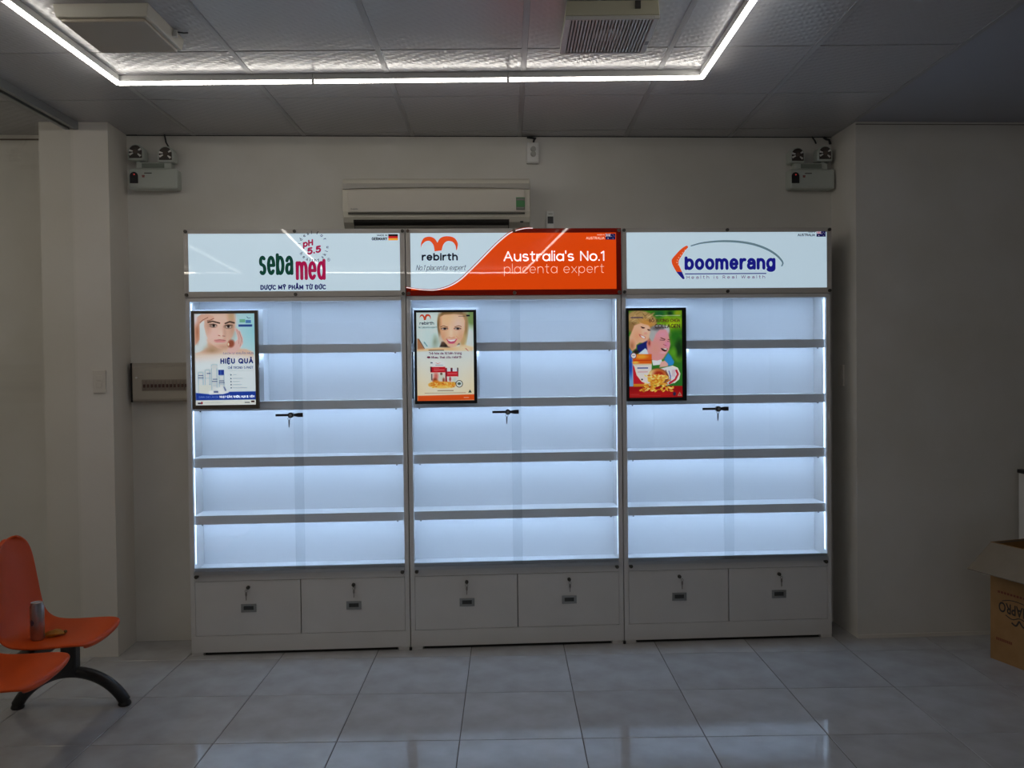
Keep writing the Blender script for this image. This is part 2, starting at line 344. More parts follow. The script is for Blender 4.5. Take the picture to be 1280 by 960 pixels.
# dark shadow-gap lines where the walls meet the ceiling, thin bead at the foot of the right wall
struct(B('trim_1', XR, 7.19, -.036, -.030, 0, .02, PILLAR))
struct(B('trim_2', XL, XR, YB-.004, YB, CH-.004, CH-.001, DARK))
struct(B('trim_3', -2.2, -.745, YB-.005, YB, CH-.03, CH-.022, mat('brown_line',(.12,.09,.07),.7)))
struct(B('trim_4', XR, 7.19, -.034, -.030, CH-.016, CH-.012, mat('wall_joint_line',(.22,.20,.18),.8)))  # thin grey-brown line just below the ceiling

# glass partition on the left with its ceiling channel and jamb
gp = thing('glass_partition', 'clear frameless glass partition in a grey channel beside the orange bench', 'partition', (*G(-1.485,0),0), -ROT)
MB().box(-.006,.006,-6.0,-.055,.004,CH-.012).build('glass_pane', GLASSP, gp)
c = MB(); c.box(-.034,-.012,-6.0,-.05,CH-.04,CH-.001); c.box(.012,.034,-6.0,-.05,CH-.04,CH-.001); c.box(-.012,.012,-6.0,-.05,CH-.012,CH-.001)
c.build('ceiling_channel', mat('channel_grey',(.30,.32,.33),.4,metal=.4), gp)
B('wall_jamb', -.004, .010, -.056, -.046, 0, CH-.04, mat('jamb_grey',(.10,.095,.09),.5,metal=.3), gp)

# ------------------------------------------------------------------ ceiling light loops
def led_tube(x, y, ang, L, label, group, tm):
    wx, wy = G(x, y); t = thing('led_tube', label, 'light', (wx,wy,CH), ang-ROT, group)
    MB().poly([(-.012,0),(.012,0),(.012,-.026),(-.012,-.026)],0,L-.004).build('housing', WHITEP, t).location = (0,.002,0)
    n = 8; pts = [(.011*math.cos(a), -.026-.013*math.sin(a)) for a in [math.pi*k/n for k in range(n+1)]]
    MB().poly(pts, .006, L-.006).build('diffuser', tm, t)
    for yy in (.002, L-.006): MB().poly([(p*1.06,q-.0006) for p,q in pts], yy, yy+.004).build('end_cap', WHITEP, t)
LT = .868; X0, X1, Y0 = -.932, 1.671, -.735
for k in range(3): led_tube(X0+LT*k, Y0, -math.pi/2, LT, 'white LED tube across the ceiling, '+('meeting the side row by the flat tan vent box','middle one of the row along the cabinet wall','meeting the side row by the slatted exhaust fan')[k], 'cross row of ceiling LED tubes', TUBE)
NS = 7
for k in range(NS):
    led_tube(X0, Y0-LT*(k+1), 0, LT, ('glowing white LED tube in the row beside the partition, further from the cabinets' if k else 'glowing white LED tube beside the flat tan vent box, nearest the cabinet wall'), 'side row of LED tubes by the partition', TUBE)
    led_tube(X1, Y0-LT*(k+1), 0, LT, ('glowing white LED tube in the row beyond the exhaust fan, further from the cabinets' if k else 'glowing white LED tube beside the slatted exhaust fan, nearest the cabinet wall'), 'side row of LED tubes beyond the fan', TUBE)
for k in range(3): led_tube(X0+LT*k, Y0-LT*NS, -math.pi/2, LT, 'glowing white LED tube in the row closing the ceiling loop at the shop front', 'far row of ceiling LED tubes', TUBE)
for k in range(3): led_tube(-5.2+LT*k, Y0-LT*NS, -math.pi/2, LT, 'warm LED tube in the far row of the room behind the glass', 'far row in the room behind the glass', TUBEW)
for k in range(4): led_tube(-2.6, -.5-LT*(k+1), 0, LT, 'warm LED tube on the ceiling of the room behind the glass', 'row in the room behind the glass', TUBEW)

# ------------------------------------------------------------------ cabinets
CW = 1.155; PITCHX = 1.1594
LITW = mat('sign_lit_white', (.5,.55,.57), .015, emit=(.38,.50,.585), estr=SIGN_L, bump=('noise',3,.010))
ACR = mat('sign_acrylic_margin', (.60,.57,.54), .02, bump=('noise',3,.010))
def ink(name, rgb, gain=.85):
    c = srgb(*rgb); return mat('ink_'+name, tuple(min(.8,x*.6+.01) for x in c), .12, emit=tuple(x*gain for x in c), estr=SIGN_L)
NAVY, GREEN, CRIM, BLK = ink('navy',(22,28,92)), ink('green',(18,62,50)), ink('crimson',(150,22,70)), ink('black',(22,28,40))
ORLIT = mat('print_orange_lit', srgb(180,60,16), .015, emit=srgb(202,62,6), estr=SIGN_L*.95, bump=('noise',3,.010))
ORDK = mat('print_orange_unlit', srgb(160,34,16), .02, bump=('noise',3,.010))
ORLOGO, WHT, PALE = ink('orange',(214,74,26)), ink('white',(250,235,235),.9), ink('pale',(248,196,170),.85)
RED, GOLD, DKRED = ink('red',(190,30,35)), ink('gold',(228,160,50)), ink('dark_red',(150,45,25))
BLUE, VIOLET, TEAL = ink('blue',(24,26,120)), ink('violet',(110,80,110)), ink('teal',(96,122,132))
def smooth_line(pts, n=6):
    out = []; P = [np.array(p) for p in pts]
    for i in range(len(P)-1):
        a, b, c_, d = P[max(i-1,0)], P[i], P[i+1], P[min(i+2,len(P)-1)]
        for k in range(n):
            t = k/n; out.append(tuple(.5*((2*b)+(c_-a)*t+(2*a-5*b+4*c_-d)*t*t+(3*b-a-3*c_+d)*t**3)))
    out.append(tuple(P[-1])); return out
def ribbon(pts, wd, y, mb=None, mt=None):
    mb = mb or MB(); v = []; n = len(pts)
    for i, p in enumerate(pts):
        a, b = pts[max(i-1,0)], pts[min(i+1,n-1)]; dx, dz = b[0]-a[0], b[1]-a[1]; l = math.hypot(dx,dz) or 1
        ww = wd(i/(n-1)) if callable(wd) else wd
        v += [(p[0]-dz/l*ww/2, y, p[1]+dx/l*ww/2), (p[0]+dz/l*ww/2, y, p[1]-dx/l*ww/2)]
    return mb.add(v, [(2*i,2*i+1,2*i+3,2*i+2) for i in range(n-1)], mt)
def aus_flag(x0, x1, z0, z1, y, par):
    mb = MB(); W, H = x1-x0, z1-z0
    mb.flat([(x0,z0),(x1,z0),(x1,z1),(x0,z1)], y, ink('flag_navy',(16,18,72)))
    wt, rd = ink('flag_white',(210,205,215)), ink('flag_red',(160,40,60)); cx, cz = x0+W*.25, z0+H*.75
    for a, b in (((x0,z0+H*.5),(x0+W*.5,z1)),((x0,z1),(x0+W*.5,z0+H*.5))): ribbon([a,b], H*.08, y-.0002, mb, wt)
    for q, ww, mt in ((.0003,.17,wt),(.0004,.09,rd)):
        mb.flat([(x0,cz-H*ww/2),(x0+W*.5,cz-H*ww/2),(x0+W*.5,cz+H*ww/2),(x0,cz+H*ww/2)], y-q, mt)
        mb.flat([(cx-H*ww/2,z0+H*.5),(cx+H*ww/2,z0+H*.5),(cx+H*ww/2,z1),(cx-H*ww/2,z1)], y-q, mt)
    for sx, sz, r in ((.25,.22,.11),(.75,.18,.07),(.62,.55,.06),(.75,.82,.06),(.87,.6,.06)):
        mb.flat([(x0+W*sx+H*r*(1 if k % 2 == 0 else .45)*math.sin(math.pi*k/7), z0+H*sz+H*r*(1 if k % 2 == 0 else .45)*math.cos(math.pi*k/7)) for k in range(14)], y-.0003, wt)
    return mb.build('flag', None, par)
SY = -.0148          # front of the print
def sign_one(sp):
    pen('seba', .3914,.570,2.0135,2.1289, SY, GREEN, sp, .0168, gap=.66, asc=.3)
    pen('med', .5817,.7387,1.9866,2.0991, SY, CRIM, sp, .0168, gap=.62, asc=.3)
    pen('DƯỢC MỸ PHẨM TỪ ĐỨC', .3963,.7387,1.9320,1.9730, SY, NAVY, sp, .0060, gap=.62)
    pen('pH', .6217,.6753,2.1500,2.1930, SY, CRIM, sp, .0082, tilt=.2, gap=.5)
    pen('5.5', .6431,.7163,2.1180,2.1560, SY-.0001, CRIM, sp, .0092, tilt=.2, gap=.5)
    lettering('®', .7475,.7631,2.0843,2.103, SY, BLK, sp)
    cx, cz, R = .6753, 2.1633, .0735
    def put(mb, ch, ang, up):                    # one letter of the ring, foot towards or away from the centre
        v, f = text_geo(ch, .012); v = (v-[(v[:,0].min()+v[:,0].max())/2, .27])*.025
        t = (ang-math.pi/2) if up else (ang+math.pi/2); c_, s_ = math.cos(t), math.sin(t)
        mb.add([(cx+R*math.cos(ang)+x*c_-z*s_, SY, cz+R*math.sin(ang)+x*s_+z*c_) for x, z in v], f)
    for wd, an, up in (('ideal',(168,150,129,112,96),True),('for',(72,52,32),True),('healthy',(211,228,244,256,266,278,290),False),('skin',(310,326,340,357),False)):
        for ch, a in zip(wd, an): mb = MB(); put(mb, ch, math.radians(a), up); mb.build('letter', BLK, sp)
    pen('MADE IN', 1.0119,1.0655,2.2161,2.2259, SY, BLK, sp, .0018)
    pen('GERMANY', .9826,1.0655,2.1944,2.2111, SY, BLK, sp, .0036, gap=.6)
    f = MB(); x0, x1, z0, z1 = 1.0704,1.1211,2.1943,2.2268; h = (z1-z0)/3
    for k, mt in enumerate((GOLD,RED,ink('flag_black',(28,12,14)))): f.flat([(x0,z0+h*k),(x1,z0+h*k),(x1,z0+h*k+h),(x0,z0+h*k+h)], SY, mt)
    f.build('flag', None, sp)
LX0, LX1, LZ0, LZ1 = .027, 1.130, 1.929, 2.232
GULL = [(.083,2.1545),(.0849,2.1814),(.1007,2.2063),(.1302,2.2129),(.1548,2.2031),(.1706,2.1809),(.1873,2.2058),(.2207,2.2152),(.2581,2.2073),(.2778,2.1803),(.2759,2.1496),(.27,2.14),(.266,2.166),(.2483,2.1862),(.2207,2.1883),(.2011,2.1692),(.1912,2.1347),(.1548,2.1349),(.1499,2.1666),(.1322,2.1888),(.1105,2.1889),(.0908,2.1737)]
def gull_outline(): 
    a = smooth_line(GULL[:6],5)[:-1]+smooth_line(GULL[5:11],5)[:-1]+smooth_line(GULL[10:17],5)[:-1]+smooth_line(GULL[17:]+[GULL[0]],5)[:-1]
    return a
def sign_two(sp):
    cur = smooth_line([(.6813,2.2559),(.642,2.2552),(.5927,2.2439),(.5534,2.2268),(.4943,2.1791),(.4353,2.1217),(.3861,2.072),(.3369,2.0242),(.2877,1.9803),(.2286,1.947),(.1597,1.9292),(.0908,1.9306),(.0269,1.9396),(.0023,1.9436)],5)
    MB().flat(cur+[(.0023,1.8995),(1.1567,1.8995),(1.1567,2.2558)], -.0146).build('printed_field', ORDK, sp)
    pl = clip(clip(clip(clip(cur+[(.0023,1.8995),(1.1567,1.8995),(1.1567,2.2558)],0,LX0,False),0,LX1,True),1,LZ0,False),1,LZ1,True)
    MB().flat(pl, -.0149).build('printed_field', ORLIT, sp)
    ribbon([(x-.006,z+.004) for x,z in cur], .0035, -.01485).build('curved_line', DKRED, sp)
    ribbon([(x,z+.0005) for x,z in cur], .004, -.0152).build('curved_line', WHT, sp)
    y = -.0153
    MB().flat(gull_outline(), y).build('bird_logo', ORLOGO, sp)
    pen('rebirth', .0859,.2780,2.0853,2.1265, y, BLK, sp, .0086, gap=.5, asc=.75)
    lettering('®', .2785,.2827,2.116,2.121, y, BLK, sp)
    pen('No.1 placenta expert', .0544,.3221,2.0258,2.0647, y, BLK, sp, .0024, slant=.35, gap=.3)
    pen("Austr@li@'s No.1", .5219,1.0651,2.0799,2.1373, y, WHT, sp, .0070, gap=.36)
    pen('pl@cent@ expert', .5239,1.0632,2.0006,2.068, y, PALE, sp, .0027, gap=.36)
    pen('AUSTRALIA', .9667,1.0671,2.1956,2.2095, y, PALE, sp, .0022)
    pen('MADE IN', 1.0277,1.0671,2.2165,2.223, y, PALE, sp, .0012)
    aus_flag(1.073,1.1261,2.1941,2.2256, y, sp)
def sign_three(sp):
    y = SY
    pen('boomerang', .3426,.8443,2.0154,2.1020, y, BLUE, sp, .0172, gap=.60, asc=.45, dsc=.62)
    MB().flat([(.3445,2.0045),(.7929,2.0045),(.7929,2.0098),(.3445,2.0098)], y).build('underline', BLUE, sp)
    pen('Health is Real Wealth', .3544,.7859,1.9800,1.9988, y, VIOLET, sp, .0026, gap=1.0)
    o = [(.3604,2.1581),(.3505,2.1581),(.3247,2.1416),(.298,2.1152),(.2762,2.0899),(.2723,2.0761),(.2782,2.0535),(.298,2.0188),(.3099,2.0039),(.3307,1.9811),(.3386,1.98),(.3416,1.9869),(.3257,2.0235),(.3148,2.0482),(.3099,2.0659),(.3129,2.0826),(.3277,2.1051),(.3475,2.1345),(.3624,2.1502)]
    o = smooth_line(o+[o[0]],4)[:-1]
    lg = MB(); lg.flat(o, y, ORLOGO); lg.flat(clip(o,1,2.0185,True), y-.0003, BLUE)
    for k in range(9):
        t = k/8; x = .300+.046*abs(t-.42)**1.3*2; z = 2.030+.105*t; lg.flat([(x+.0028*math.cos(a),z+.0028*math.sin(a)) for a in [math.pi*q/3 for q in range(6)]], y-.0004, PALE)
    lg.build('boomerang_logo', None, sp)
    arc = smooth_line([(.3772,2.1579),(.4316,2.1723),(.5009,2.1807),(.5702,2.1832),(.6494,2.1786),(.7285,2.1642),(.7978,2.1388),(.8473,2.1086),(.877,2.0784),(.8849,2.0604),(.877,2.0456)],6)
    ribbon(arc, lambda t: .0025+.0095*math.sin(math.pi*min(1,t*.75+.12)), y).build('arc_line', TEAL, sp)
    pen('AUSTRALIA', .9681,1.065,2.2082,2.2226, y, BLK, sp, .0028)
    pen('MADE IN', 1.0284,1.065,2.2278,2.2335, y, BLK, sp, .0012)
    aus_flag(1.073,1.1244,2.2055,2.2352, y, sp)
SHELVES = [(1.602,1.648),(1.300,1.347),(.998,1.048),(.694,.741)]
PULL = mat('pull_metal', (.36,.37,.37), .4, metal=.6); PULLD = mat('pull_recess', (.05,.055,.055), .5)
KEYM = mat('key_metal', (.30,.28,.26), .35, metal=.9); KEYH = mat('key_shadow_metal', (.16,.15,.15), .4, metal=.8)
ST = .024; OZ0, OZ1 = .462, 1.888
def cabinet(idx, label, sign, lockx):
    t = thing('display_cabinet', label, 'cabinet', (PITCHX*idx,0,0), 0, 'display cabinets along the wall')
    for x0, x1 in ((0,.018),(CW-.018,CW)): B('side_panel', x0,x1,.02,.262,.104,2.25, CABW, t)
    for x0, x1 in ((0,ST),(CW-ST,CW)): B('stile', x0,x1,0,.02,.104,1.897, CABW, t, .0015)
    B('back_panel', .018,CW-.018,.185,.262,.104,2.25, CABIN, t)
    B('compartment_floor', .018,CW-.018,.02,.185,OZ0-.03,OZ0-.014, CABIN, t)
    B('compartment_ceiling', .018,CW-.018,.02,.185,OZ1,OZ1+.009, CABIN, t)
    hb = B('header_box', 0,CW,-.003,.0199,1.897,2.252, CABW, t, .002)
    B('top_rail', ST,CW-ST,.0,.02,OZ1-.006,1.897, CABW, t)
    B('bottom_rail', ST,CW-ST,0,.02,.396,OZ0-.03, CABW, t, .001)
    tr = MB(); tr.box(ST,CW-ST,-.016,.0198,OZ0-.029,OZ0-.022); tr.box(ST,CW-ST,-.016,-.0145,OZ0-.022,OZ0-.012); tr.box(ST,CW-ST,-.0080,-.0035,OZ0-.022,OZ0-.010); tr.box(ST,CW-ST,.004,.0198,OZ0-.022,OZ0+.004)
    tr.build('door_track', ALU, t)
    tr = MB(); tr.box(ST,CW-ST,-.0155,-.014,OZ1-.012,OZ1+.008); tr.box(ST,CW-ST,-.014,.0,OZ1+.004,OZ1+.008); tr.build('top_track', CABW, t)
    # carcass below the compartment and plinth on hidden feet
    B('plinth', 0,CW,0,.24,.016,.104, CABW, t, .0015)
    for x0, x1 in ((0,.062),(CW-.062,CW)): B('foot', x0,x1,.004,.23,0,.016, CABW, t)
    B('kick_gap_shade', .07,CW-.07,.012,.2,.001,.016, DARK, t)  # dark block fills the gap, its shade put into the colour
    B('drawer_case', .018,CW-.018,.022,.1849,.104,.396, mat('case_grey',(.16,.155,.15),.8), t)
    for k in range(2):
        x0 = ST+.0015+k*(CW/2-ST+.0010); x1 = x0+CW/2-ST-.0040
        d = B('drawer', x0,x1,.0,.02,.1062,.3942, CABW, t, .0008); cx = x0+(x1-x0)*(.505)
        hz = .249; h = MB(); a, b, e = .040, .022, .014
        h.box(cx-a,cx+a,-.004,.0,hz+.011,hz+b); h.box(cx-a,cx+a,-.004,.0,hz-b,hz-.010); h.box(cx-a,cx-.026,-.004,.0,hz-.010,hz+.011); h.box(cx+.026,cx+a,-.004,.0,hz-.010,hz+.011)
        h.build('handle', PULL, d, .0008); B('handle_recess', cx-.026,cx+.026,-.0012,-.0002,hz-.010,hz+.011, PULLD, d)
        l = MB(); l.cyl((cx,-.012,.360),.0095,.012,'y',16); l.box(cx-.0012,cx+.0012,-.024,-.012,.353,.367); l.build('drawer_lock', DSTEEL, d, smooth=True)
        kx = cx+(-.006,.004,.0,.002,.010,.006)[idx*2+k]; kk = MB(); ring = [(kx+.006*math.sin(2*math.pi*q/12),-.026,.346+.007*math.cos(2*math.pi*q/12)) for q in range(13)]
        kk.tube(ring, .0012, 6); kk.poly([(kx-.004,.339),(kx+.004,.339),(kx+.005,.325),(kx+.002,.316),(kx+.002,.298),(kx-.002,.296),(kx-.002,.316),(kx-.005,.325)], -.027,-.025)
        kk.build('key', KEYM, d)
    # stops on the bottom rail
    for x in (ST+.012, CW-ST-.012):
        MB().cyl((x,-.018,.424),.010,.018,'y',16,r2=.010).build('door_stop', DSTEEL, t, smooth=True)
    # shelves with light strips behind their lips
    for z0, z1 in SHELVES:
        s = MB(); s.box(.018,CW-.018,.036,.185,z1-.020,z1); s.box(.018,CW-.018,.024,.036,z0,z1); sh = s.build('shelf', CABIN, t)
        sweep([(.0362,z1-.0265),(.058,z1-.0240),(.058,z1-.0203),(.0362,z1-.0203)], .03,CW-.03,'led_strip', STRIP, sh)
        for x in (.060, CW-.060): MB().cyl((x,.030,z0-.006),.004,.006,'z',8).build('clip', DSTEEL, sh)
    for x0, x1 in ((.0182,.0215),(CW-.0215,CW-.0182)): B('side_led_strip', x0,x1,.023,.045,OZ0+.02,OZ1-.02, STRIP2, t)
    B('top_led_strip', .03,CW-.03,.024,.050,OZ1-.0015,OZ1-.0002, STRIP, t)
    # white boxed wiring housing behind the poster
    for z0, z1 in ((1.648,1.84),(1.347,1.628)): B('wiring_box', .03,.386,.074,.185,z0,z1, CABIN, t)
    # sliding glass doors
    gz0, gz1 = OZ0-.0215, OZ1+.003
    d1 = B('glass_door', ST+.001,.606,-.0138,-.0088,gz0,gz1, GLASS, t); d2 = B('glass_door', .556,CW-ST-.001,-.0026,.0024,gz0,gz1, GLASS, t)
    lx = lockx; lz = 1.274
    k = MB(); k.box(lx-.142,lx,-.021,-.0138,lz-.0062,lz+.0062); k.cyl((lx-.06,-.042,lz),.0145,.026,'y',20)
    k.poly([(lx-.045,lz-.006),(lx-.024,lz-.011),(lx,lz-.011),(lx,lz+.011),(lx-.024,lz+.011),(lx-.045,lz+.006)],-.024,-.0138); k.build('door_lock', BLACK, d1, .001)
    MB().cyl((lx-.06,-.0445,lz),.008,.0025,'y',16).build('lock_cylinder', STEEL, d1, smooth=True)
    kx, kz = lx-.066, lz-.018; kk = MB(); kk.tube([(kx+.007*math.sin(2*math.pi*q/12),-.046,kz+.006*math.cos(2*math.pi*q/12)) for q in range(13)], .0012, 6)
    kk.poly([(kx-.004,kz-.006),(kx+.004,kz-.006),(kx+.003,kz-.026),(kx+.001,kz-.046),(kx-.003,kz-.044),(kx-.004,kz-.024)],-.047,-.045); kk.build('door_key', KEYH, d1)
    # lit header sign
    sp = B('sign_panel', .0023,1.1567,-.0142,-.004,1.8993,2.256, ACR, t, .0008)
    MB().flat([(LX0,LZ0),(LX1,LZ0),(LX1,LZ1),(LX0,LZ1)], -.0144).build('lit_window', LITW, sp)
    for x in (.014,.579,1.145):
        for z in (1.912,2.244): MB().cyl((x,-.022,z),.0085,.0078,'y',16,r2=.0095).build('screw', DSTEEL if idx != 1 else mat('bronze_screw',(.20,.15,.12),.35,metal=.8), sp, smooth=True)
    sign(sp); return t
cabinet(0, 'white display cabinet with green and magenta lettering on its lit header', sign_one, .607)
cabinet(1, 'white display cabinet with a half-orange lit header and a bird logo', sign_two, .594)
cabinet(2, 'white display cabinet with navy lettering and a boomerang on its lit header', sign_three, .577)
for i in (1, 2): tag(MB().cyl((PITCHX*i-.0022,-.004,0),.008,.014,'z',12).build('levelling_foot', BLACK), ('black levelling foot at the floor between magenta-lettered and half-orange cabinets','black levelling foot at the floor between half-orange and boomerang cabinets')[i-1], 'foot')

# ------------------------------------------------------------------ poster lightboxes
class Paint:
    def __init__(s, rect, nx, ny):
        s.r = rect; s.nx, s.ny = nx, ny
        s.X, s.Y = np.meshgrid(np.linspace(rect[0],rect[2],nx), np.linspace(rect[1],rect[3],ny)); s.C = np.ones((ny,nx,3)); s.o = (0,0,1)
    def at(s, ox, oy, k): s.o = (ox,oy,k)
    def T(s, p): return (s.o[0]+p[0]/s.o[2], s.o[1]+p[1]/s.o[2])
    def mix(s, a, col): a = np.clip(a,0,1)[...,None]; s.C = s.C*(1-a)+np.array(col,float)*a
    def ell(s, c, rx, ry, col, ang=0, soft=.12, op=1):
        cx, cy = s.T(c); rx /= s.o[2]; ry /= s.o[2]; a = math.radians(ang); dx, dy = s.X-cx, s.Y-cy
        u = (dx*math.cos(a)+dy*math.sin(a))/rx; v = (-dx*math.sin(a)+dy*math.cos(a))/ry; d = np.sqrt(u*u+v*v)
        s.mix((1+soft-d)/(2*soft)*op if soft else (d < 1)*op, col)
    def poly(s, pts, col, op=1, soft=.5):
        P = [s.T(p) for p in pts]; ins = np.zeros_like(s.X, bool); dm = np.full_like(s.X, 1e9)
        for i in range(len(P)):
            (x1,y1),(x2,y2) = P[i], P[(i+1) % len(P)]
            if y1 != y2: ins ^= ((s.Y < y1) != (s.Y < y2)) & (s.X < (x2-x1)*(s.Y-y1)/(y2-y1)+x1)
            L = (x2-x1)**2+(y2-y1)**2+1e-9; t = np.clip(((s.X-x1)*(x2-x1)+(s.Y-y1)*(y2-y1))/L,0,1)
            dm = np.minimum(dm, np.hypot(s.X-x1-t*(x2-x1), s.Y-y1-t*(y2-y1)))
        s.mix((np.where(ins,dm,-dm)/soft*.5+.5)*op, col)
    def line(s, pts, wd, col, op=1):
        P = [s.T(p) for p in pts]; dm = np.full_like(s.X, 1e9); wd = wd/s.o[2]
        for (x1,y1),(x2,y2) in zip(P[:-1],P[1:]):
            L = (x2-x1)**2+(y2-y1)**2+1e-9; t = np.clip(((s.X-x1)*(x2-x1)+(s.Y-y1)*(y2-y1))/L,0,1); dm = np.minimum(dm, np.hypot(s.X-x1-t*(x2-x1), s.Y-y1-t*(y2-y1)))
        s.mix((wd/2-dm)/.4+.5 if False else np.clip((wd/2-dm)/.35+.5,0,1)*op, col)
    def grad(s, y0, y1, c0, c1, op=1):
        t = np.clip((s.Y-s.T((0,y0))[1])/(s.T((0,y1))[1]-s.T((0,y0))[1]),0,1)[...,None]; s.C = s.C*(1-op)+(np.array(c0,float)*(1-t)+np.array(c1,float)*t)*op
    def rect(s, x0, y0, x1, y1, col, op=1): s.poly([(x0,y0),(x1,y0),(x1,y1),(x0,y1)], col, op, .3)
    def mesh(s, x0, x1, z0, z1, y, parent, mt):
        nx, ny = s.nx, s.ny; xs = x0+(s.X-s.r[0])/(s.r[2]-s.r[0])*(x1-x0); zs = z1-(s.Y-s.r[1])/(s.r[3]-s.r[1])*(z1-z0)
        v = np.stack([xs.ravel(), np.full(nx*ny,y), zs.ravel()],1)
        i = (np.arange(ny-1)[:,None]*nx+np.arange(nx-1)[None]).ravel(); f = np.stack([i,i+nx,i+nx+1,i+1],1)
        me = bpy.data.meshes.new('poster_print'); me.from_pydata(v.tolist(), [], f.tolist()); me.materials.append(mt)
        c = np.clip(s.C/255,0,1); c = np.where(c <= .04045, c/12.92, ((c+.055)/1.055)**2.4).reshape(-1,3)
        at = me.color_attributes.new('print','FLOAT_COLOR','POINT'); at.data.foreach_set('color', np.concatenate([c,np.ones((len(c),1))],1).astype(np.float32).ravel())
        o = bpy.data.objects.new('poster_print', me); COL.objects.link(o); o.parent = parent; return o
def paint_one():
    p = Paint((243,392.2,317.5,506.7), 150, 230)
    p.at(225,375,6); p.grad(100,460,(196,222,228),(222,236,240)); p.ell((560,230),170,220,(150,208,222),soft=.6,op=.8)
    p.at(236,385,14.222)
    p.ell((500,250),330,330,(232,230,236),soft=.1)                      # hair band and towel, white
    p.ell((220,560),140,330,(206,222,226),soft=.4)
    p.poly([(310,560),(330,700),(240,760),(110,800),(100,1000),(1150,1000),(1120,790),(1000,735),(800,720),(720,560)],(214,184,164),soft=1.5)   # neck and shoulders
    p.ell((400,770),130,110,(176,140,108),soft=.6,op=.8); p.ell((560,900),420,90,(226,214,206),soft=.6,op=.8)
    p.poly([(290,100),(790,100),(815,230),(805,380),(770,500),(700,620),(620,700),(560,730),(500,715),(420,660),(340,590),(300,470),(268,330),(275,200)],(224,190,174),soft=.8)
    p.ell((440,480),110,120,(232,190,184),soft=.7,op=.6); p.ell((760,300),60,260,(176,136,112),soft=.7,op=.6); p.ell((660,460),60,120,(198,160,140),soft=.8,op=.5); p.ell((340,300),50,120,(170,128,104),soft=.8,op=.5)
    p.ell((600,690),130,40,(190,146,120),soft=.7,op=.6); p.ell((740,150),60,80,(186,160,120),soft=.7,op=.7)
    p.line([(340,255),(420,240),(540,272)],26,(74,54,44)); p.line([(640,280),(720,250),(795,270)],28,(70,52,44))
    p.ell((430,318),62,34,(120,92,80),soft=.4); p.ell((440,322),40,18,(216,204,198)); p.ell((438,315),24,26,(38,28,26),soft=.3)
    p.ell((690,335),72,36,(124,94,80),soft=.4); p.ell((695,342),44,18,(216,204,198)); p.ell((695,332),25,26,(38,28,26),soft=.3)
    p.line([(360,295),(430,285),(490,310)],9,(60,44,38)); p.line([(630,320),(690,302),(765,312)],9,(60,44,38))
    p.ell((570,470),40,60,(236,204,190),soft=.8,op=.7); p.line([(515,488),(545,500)],14,(150,104,92)); p.line([(590,500),(630,505)],14,(150,104,92)); p.ell((625,430),24,120,(186,146,128),soft=.9,op=.5)
    p.ell((545,592),98,30,(206,140,138),soft=.25); p.line([(445,574),(545,568),(640,580)],8,(150,80,80)); p.ell((545,625),50,14,(230,190,180),soft=.7,op=.7)
    p.poly([(100,680),(100,300),(150,160),(230,110),(340,120),(440,150),(430,200),(380,215),(330,190),(230,250),(190,300),(185,560)],(214,170,150),soft=.8)  # raised hand and forearm
    p.line([(340,170),(250,215),(200,260)],12,(150,96,78)); p.line([(440,190),(380,220),(330,230)],16,(150,96,78)); p.ell((150,430),34,170,(176,112,84),soft=.7,op=.8); p.ell((120,190),40,110,(220,206,212),soft=.6,op=.8)
    p.poly([(800,370),(840,365),(900,420),(945,540),(945,640),(880,740),(800,810),(720,830),(660,760),(700,690),(760,690),(810,600),(850,560),(830,450)],(222,184,178),soft=.8)  # hand at the cheek
    p.line([(840,390),(880,520),(870,640)],10,(186,140,134)); p.line([(880,420),(925,560),(890,690)],10,(180,136,132)); p.ell((735,640),58,70,(150,80,60),ang=20,soft=.3); p.ell((690,650),14,26,(250,220,190)); p.line([(870,420),(940,620)],6,(150,110,110),.6)
    p.ell((620,920),560,70,(226,232,236),soft=.6,op=.9)
    p.rect(870,300,1110,340,(40,70,140)); p.rect(890,205,990,265,(110,176,150)); p.rect(998,222,1090,275,(70,120,180)); p.line([(1020,165),(1045,190),(1080,185)],10,(70,90,110))
    p.at(225,375,6); p.grad(405,690,(226,232,236),(214,232,240),0); 
    t = np.clip((p.Y-447)/8,0,1)[...,None]; p.C = p.C*(1-t)+np.array((218,233,240.))*t
    p.at(236,445,13.71); p.ell((300,20),330,50,(226,212,202),soft=.7,op=.6)
    for x0,y0,x1,y1 in ((140,280,240,630),(255,240,355,520),(365,150,475,640),(490,330,590,640)): p.rect(x0,y0,x1,y1,(214,226,230)); p.rect(x0,y0,x0+14,y1,(158,178,192),.9); p.rect(x1-24,y0,x1,y1,(176,194,206),.85); p.ell(((x0+x1)/2,y0),(x1-x0)/2,16,(186,202,210))
    p.ell((420,190),52,40,(206,216,220)); p.rect(485,240,582,330,(34,60,150)); p.rect(520,250,532,325,(70,110,190))
    for x0,x1,y in ((150,230,335),(145,235,375),(390,465,400),(378,468,438),(500,580,430),(495,588,462),(290,355,300)): p.rect(x0,y-8,x1,y+8,(70,86,130),.8)
    for x0,x1,y in ((385,470,480),(390,460,510),(505,580,490),(145,230,405),(250,340,380),(320,355,490)): p.rect(x0,y-5,x1,y+5,(150,165,185),.7)
    p.rect(150,500,360,640,(216,224,218)); p.poly([(400,560),(600,520),(660,640),(560,650)],(228,238,242))
    p.poly([(100,630),(320,655),(560,655),(670,618),(1115,615),(1120,755),(100,760)],(30,62,158)); p.poly([(310,590),(560,600),(660,630),(560,655),(330,662)],(232,240,244)); p.rect(400,600,480,634,(90,105,150),.8); p.poly([(560,530),(590,525),(625,600),(590,610)],(90,105,150),.6)
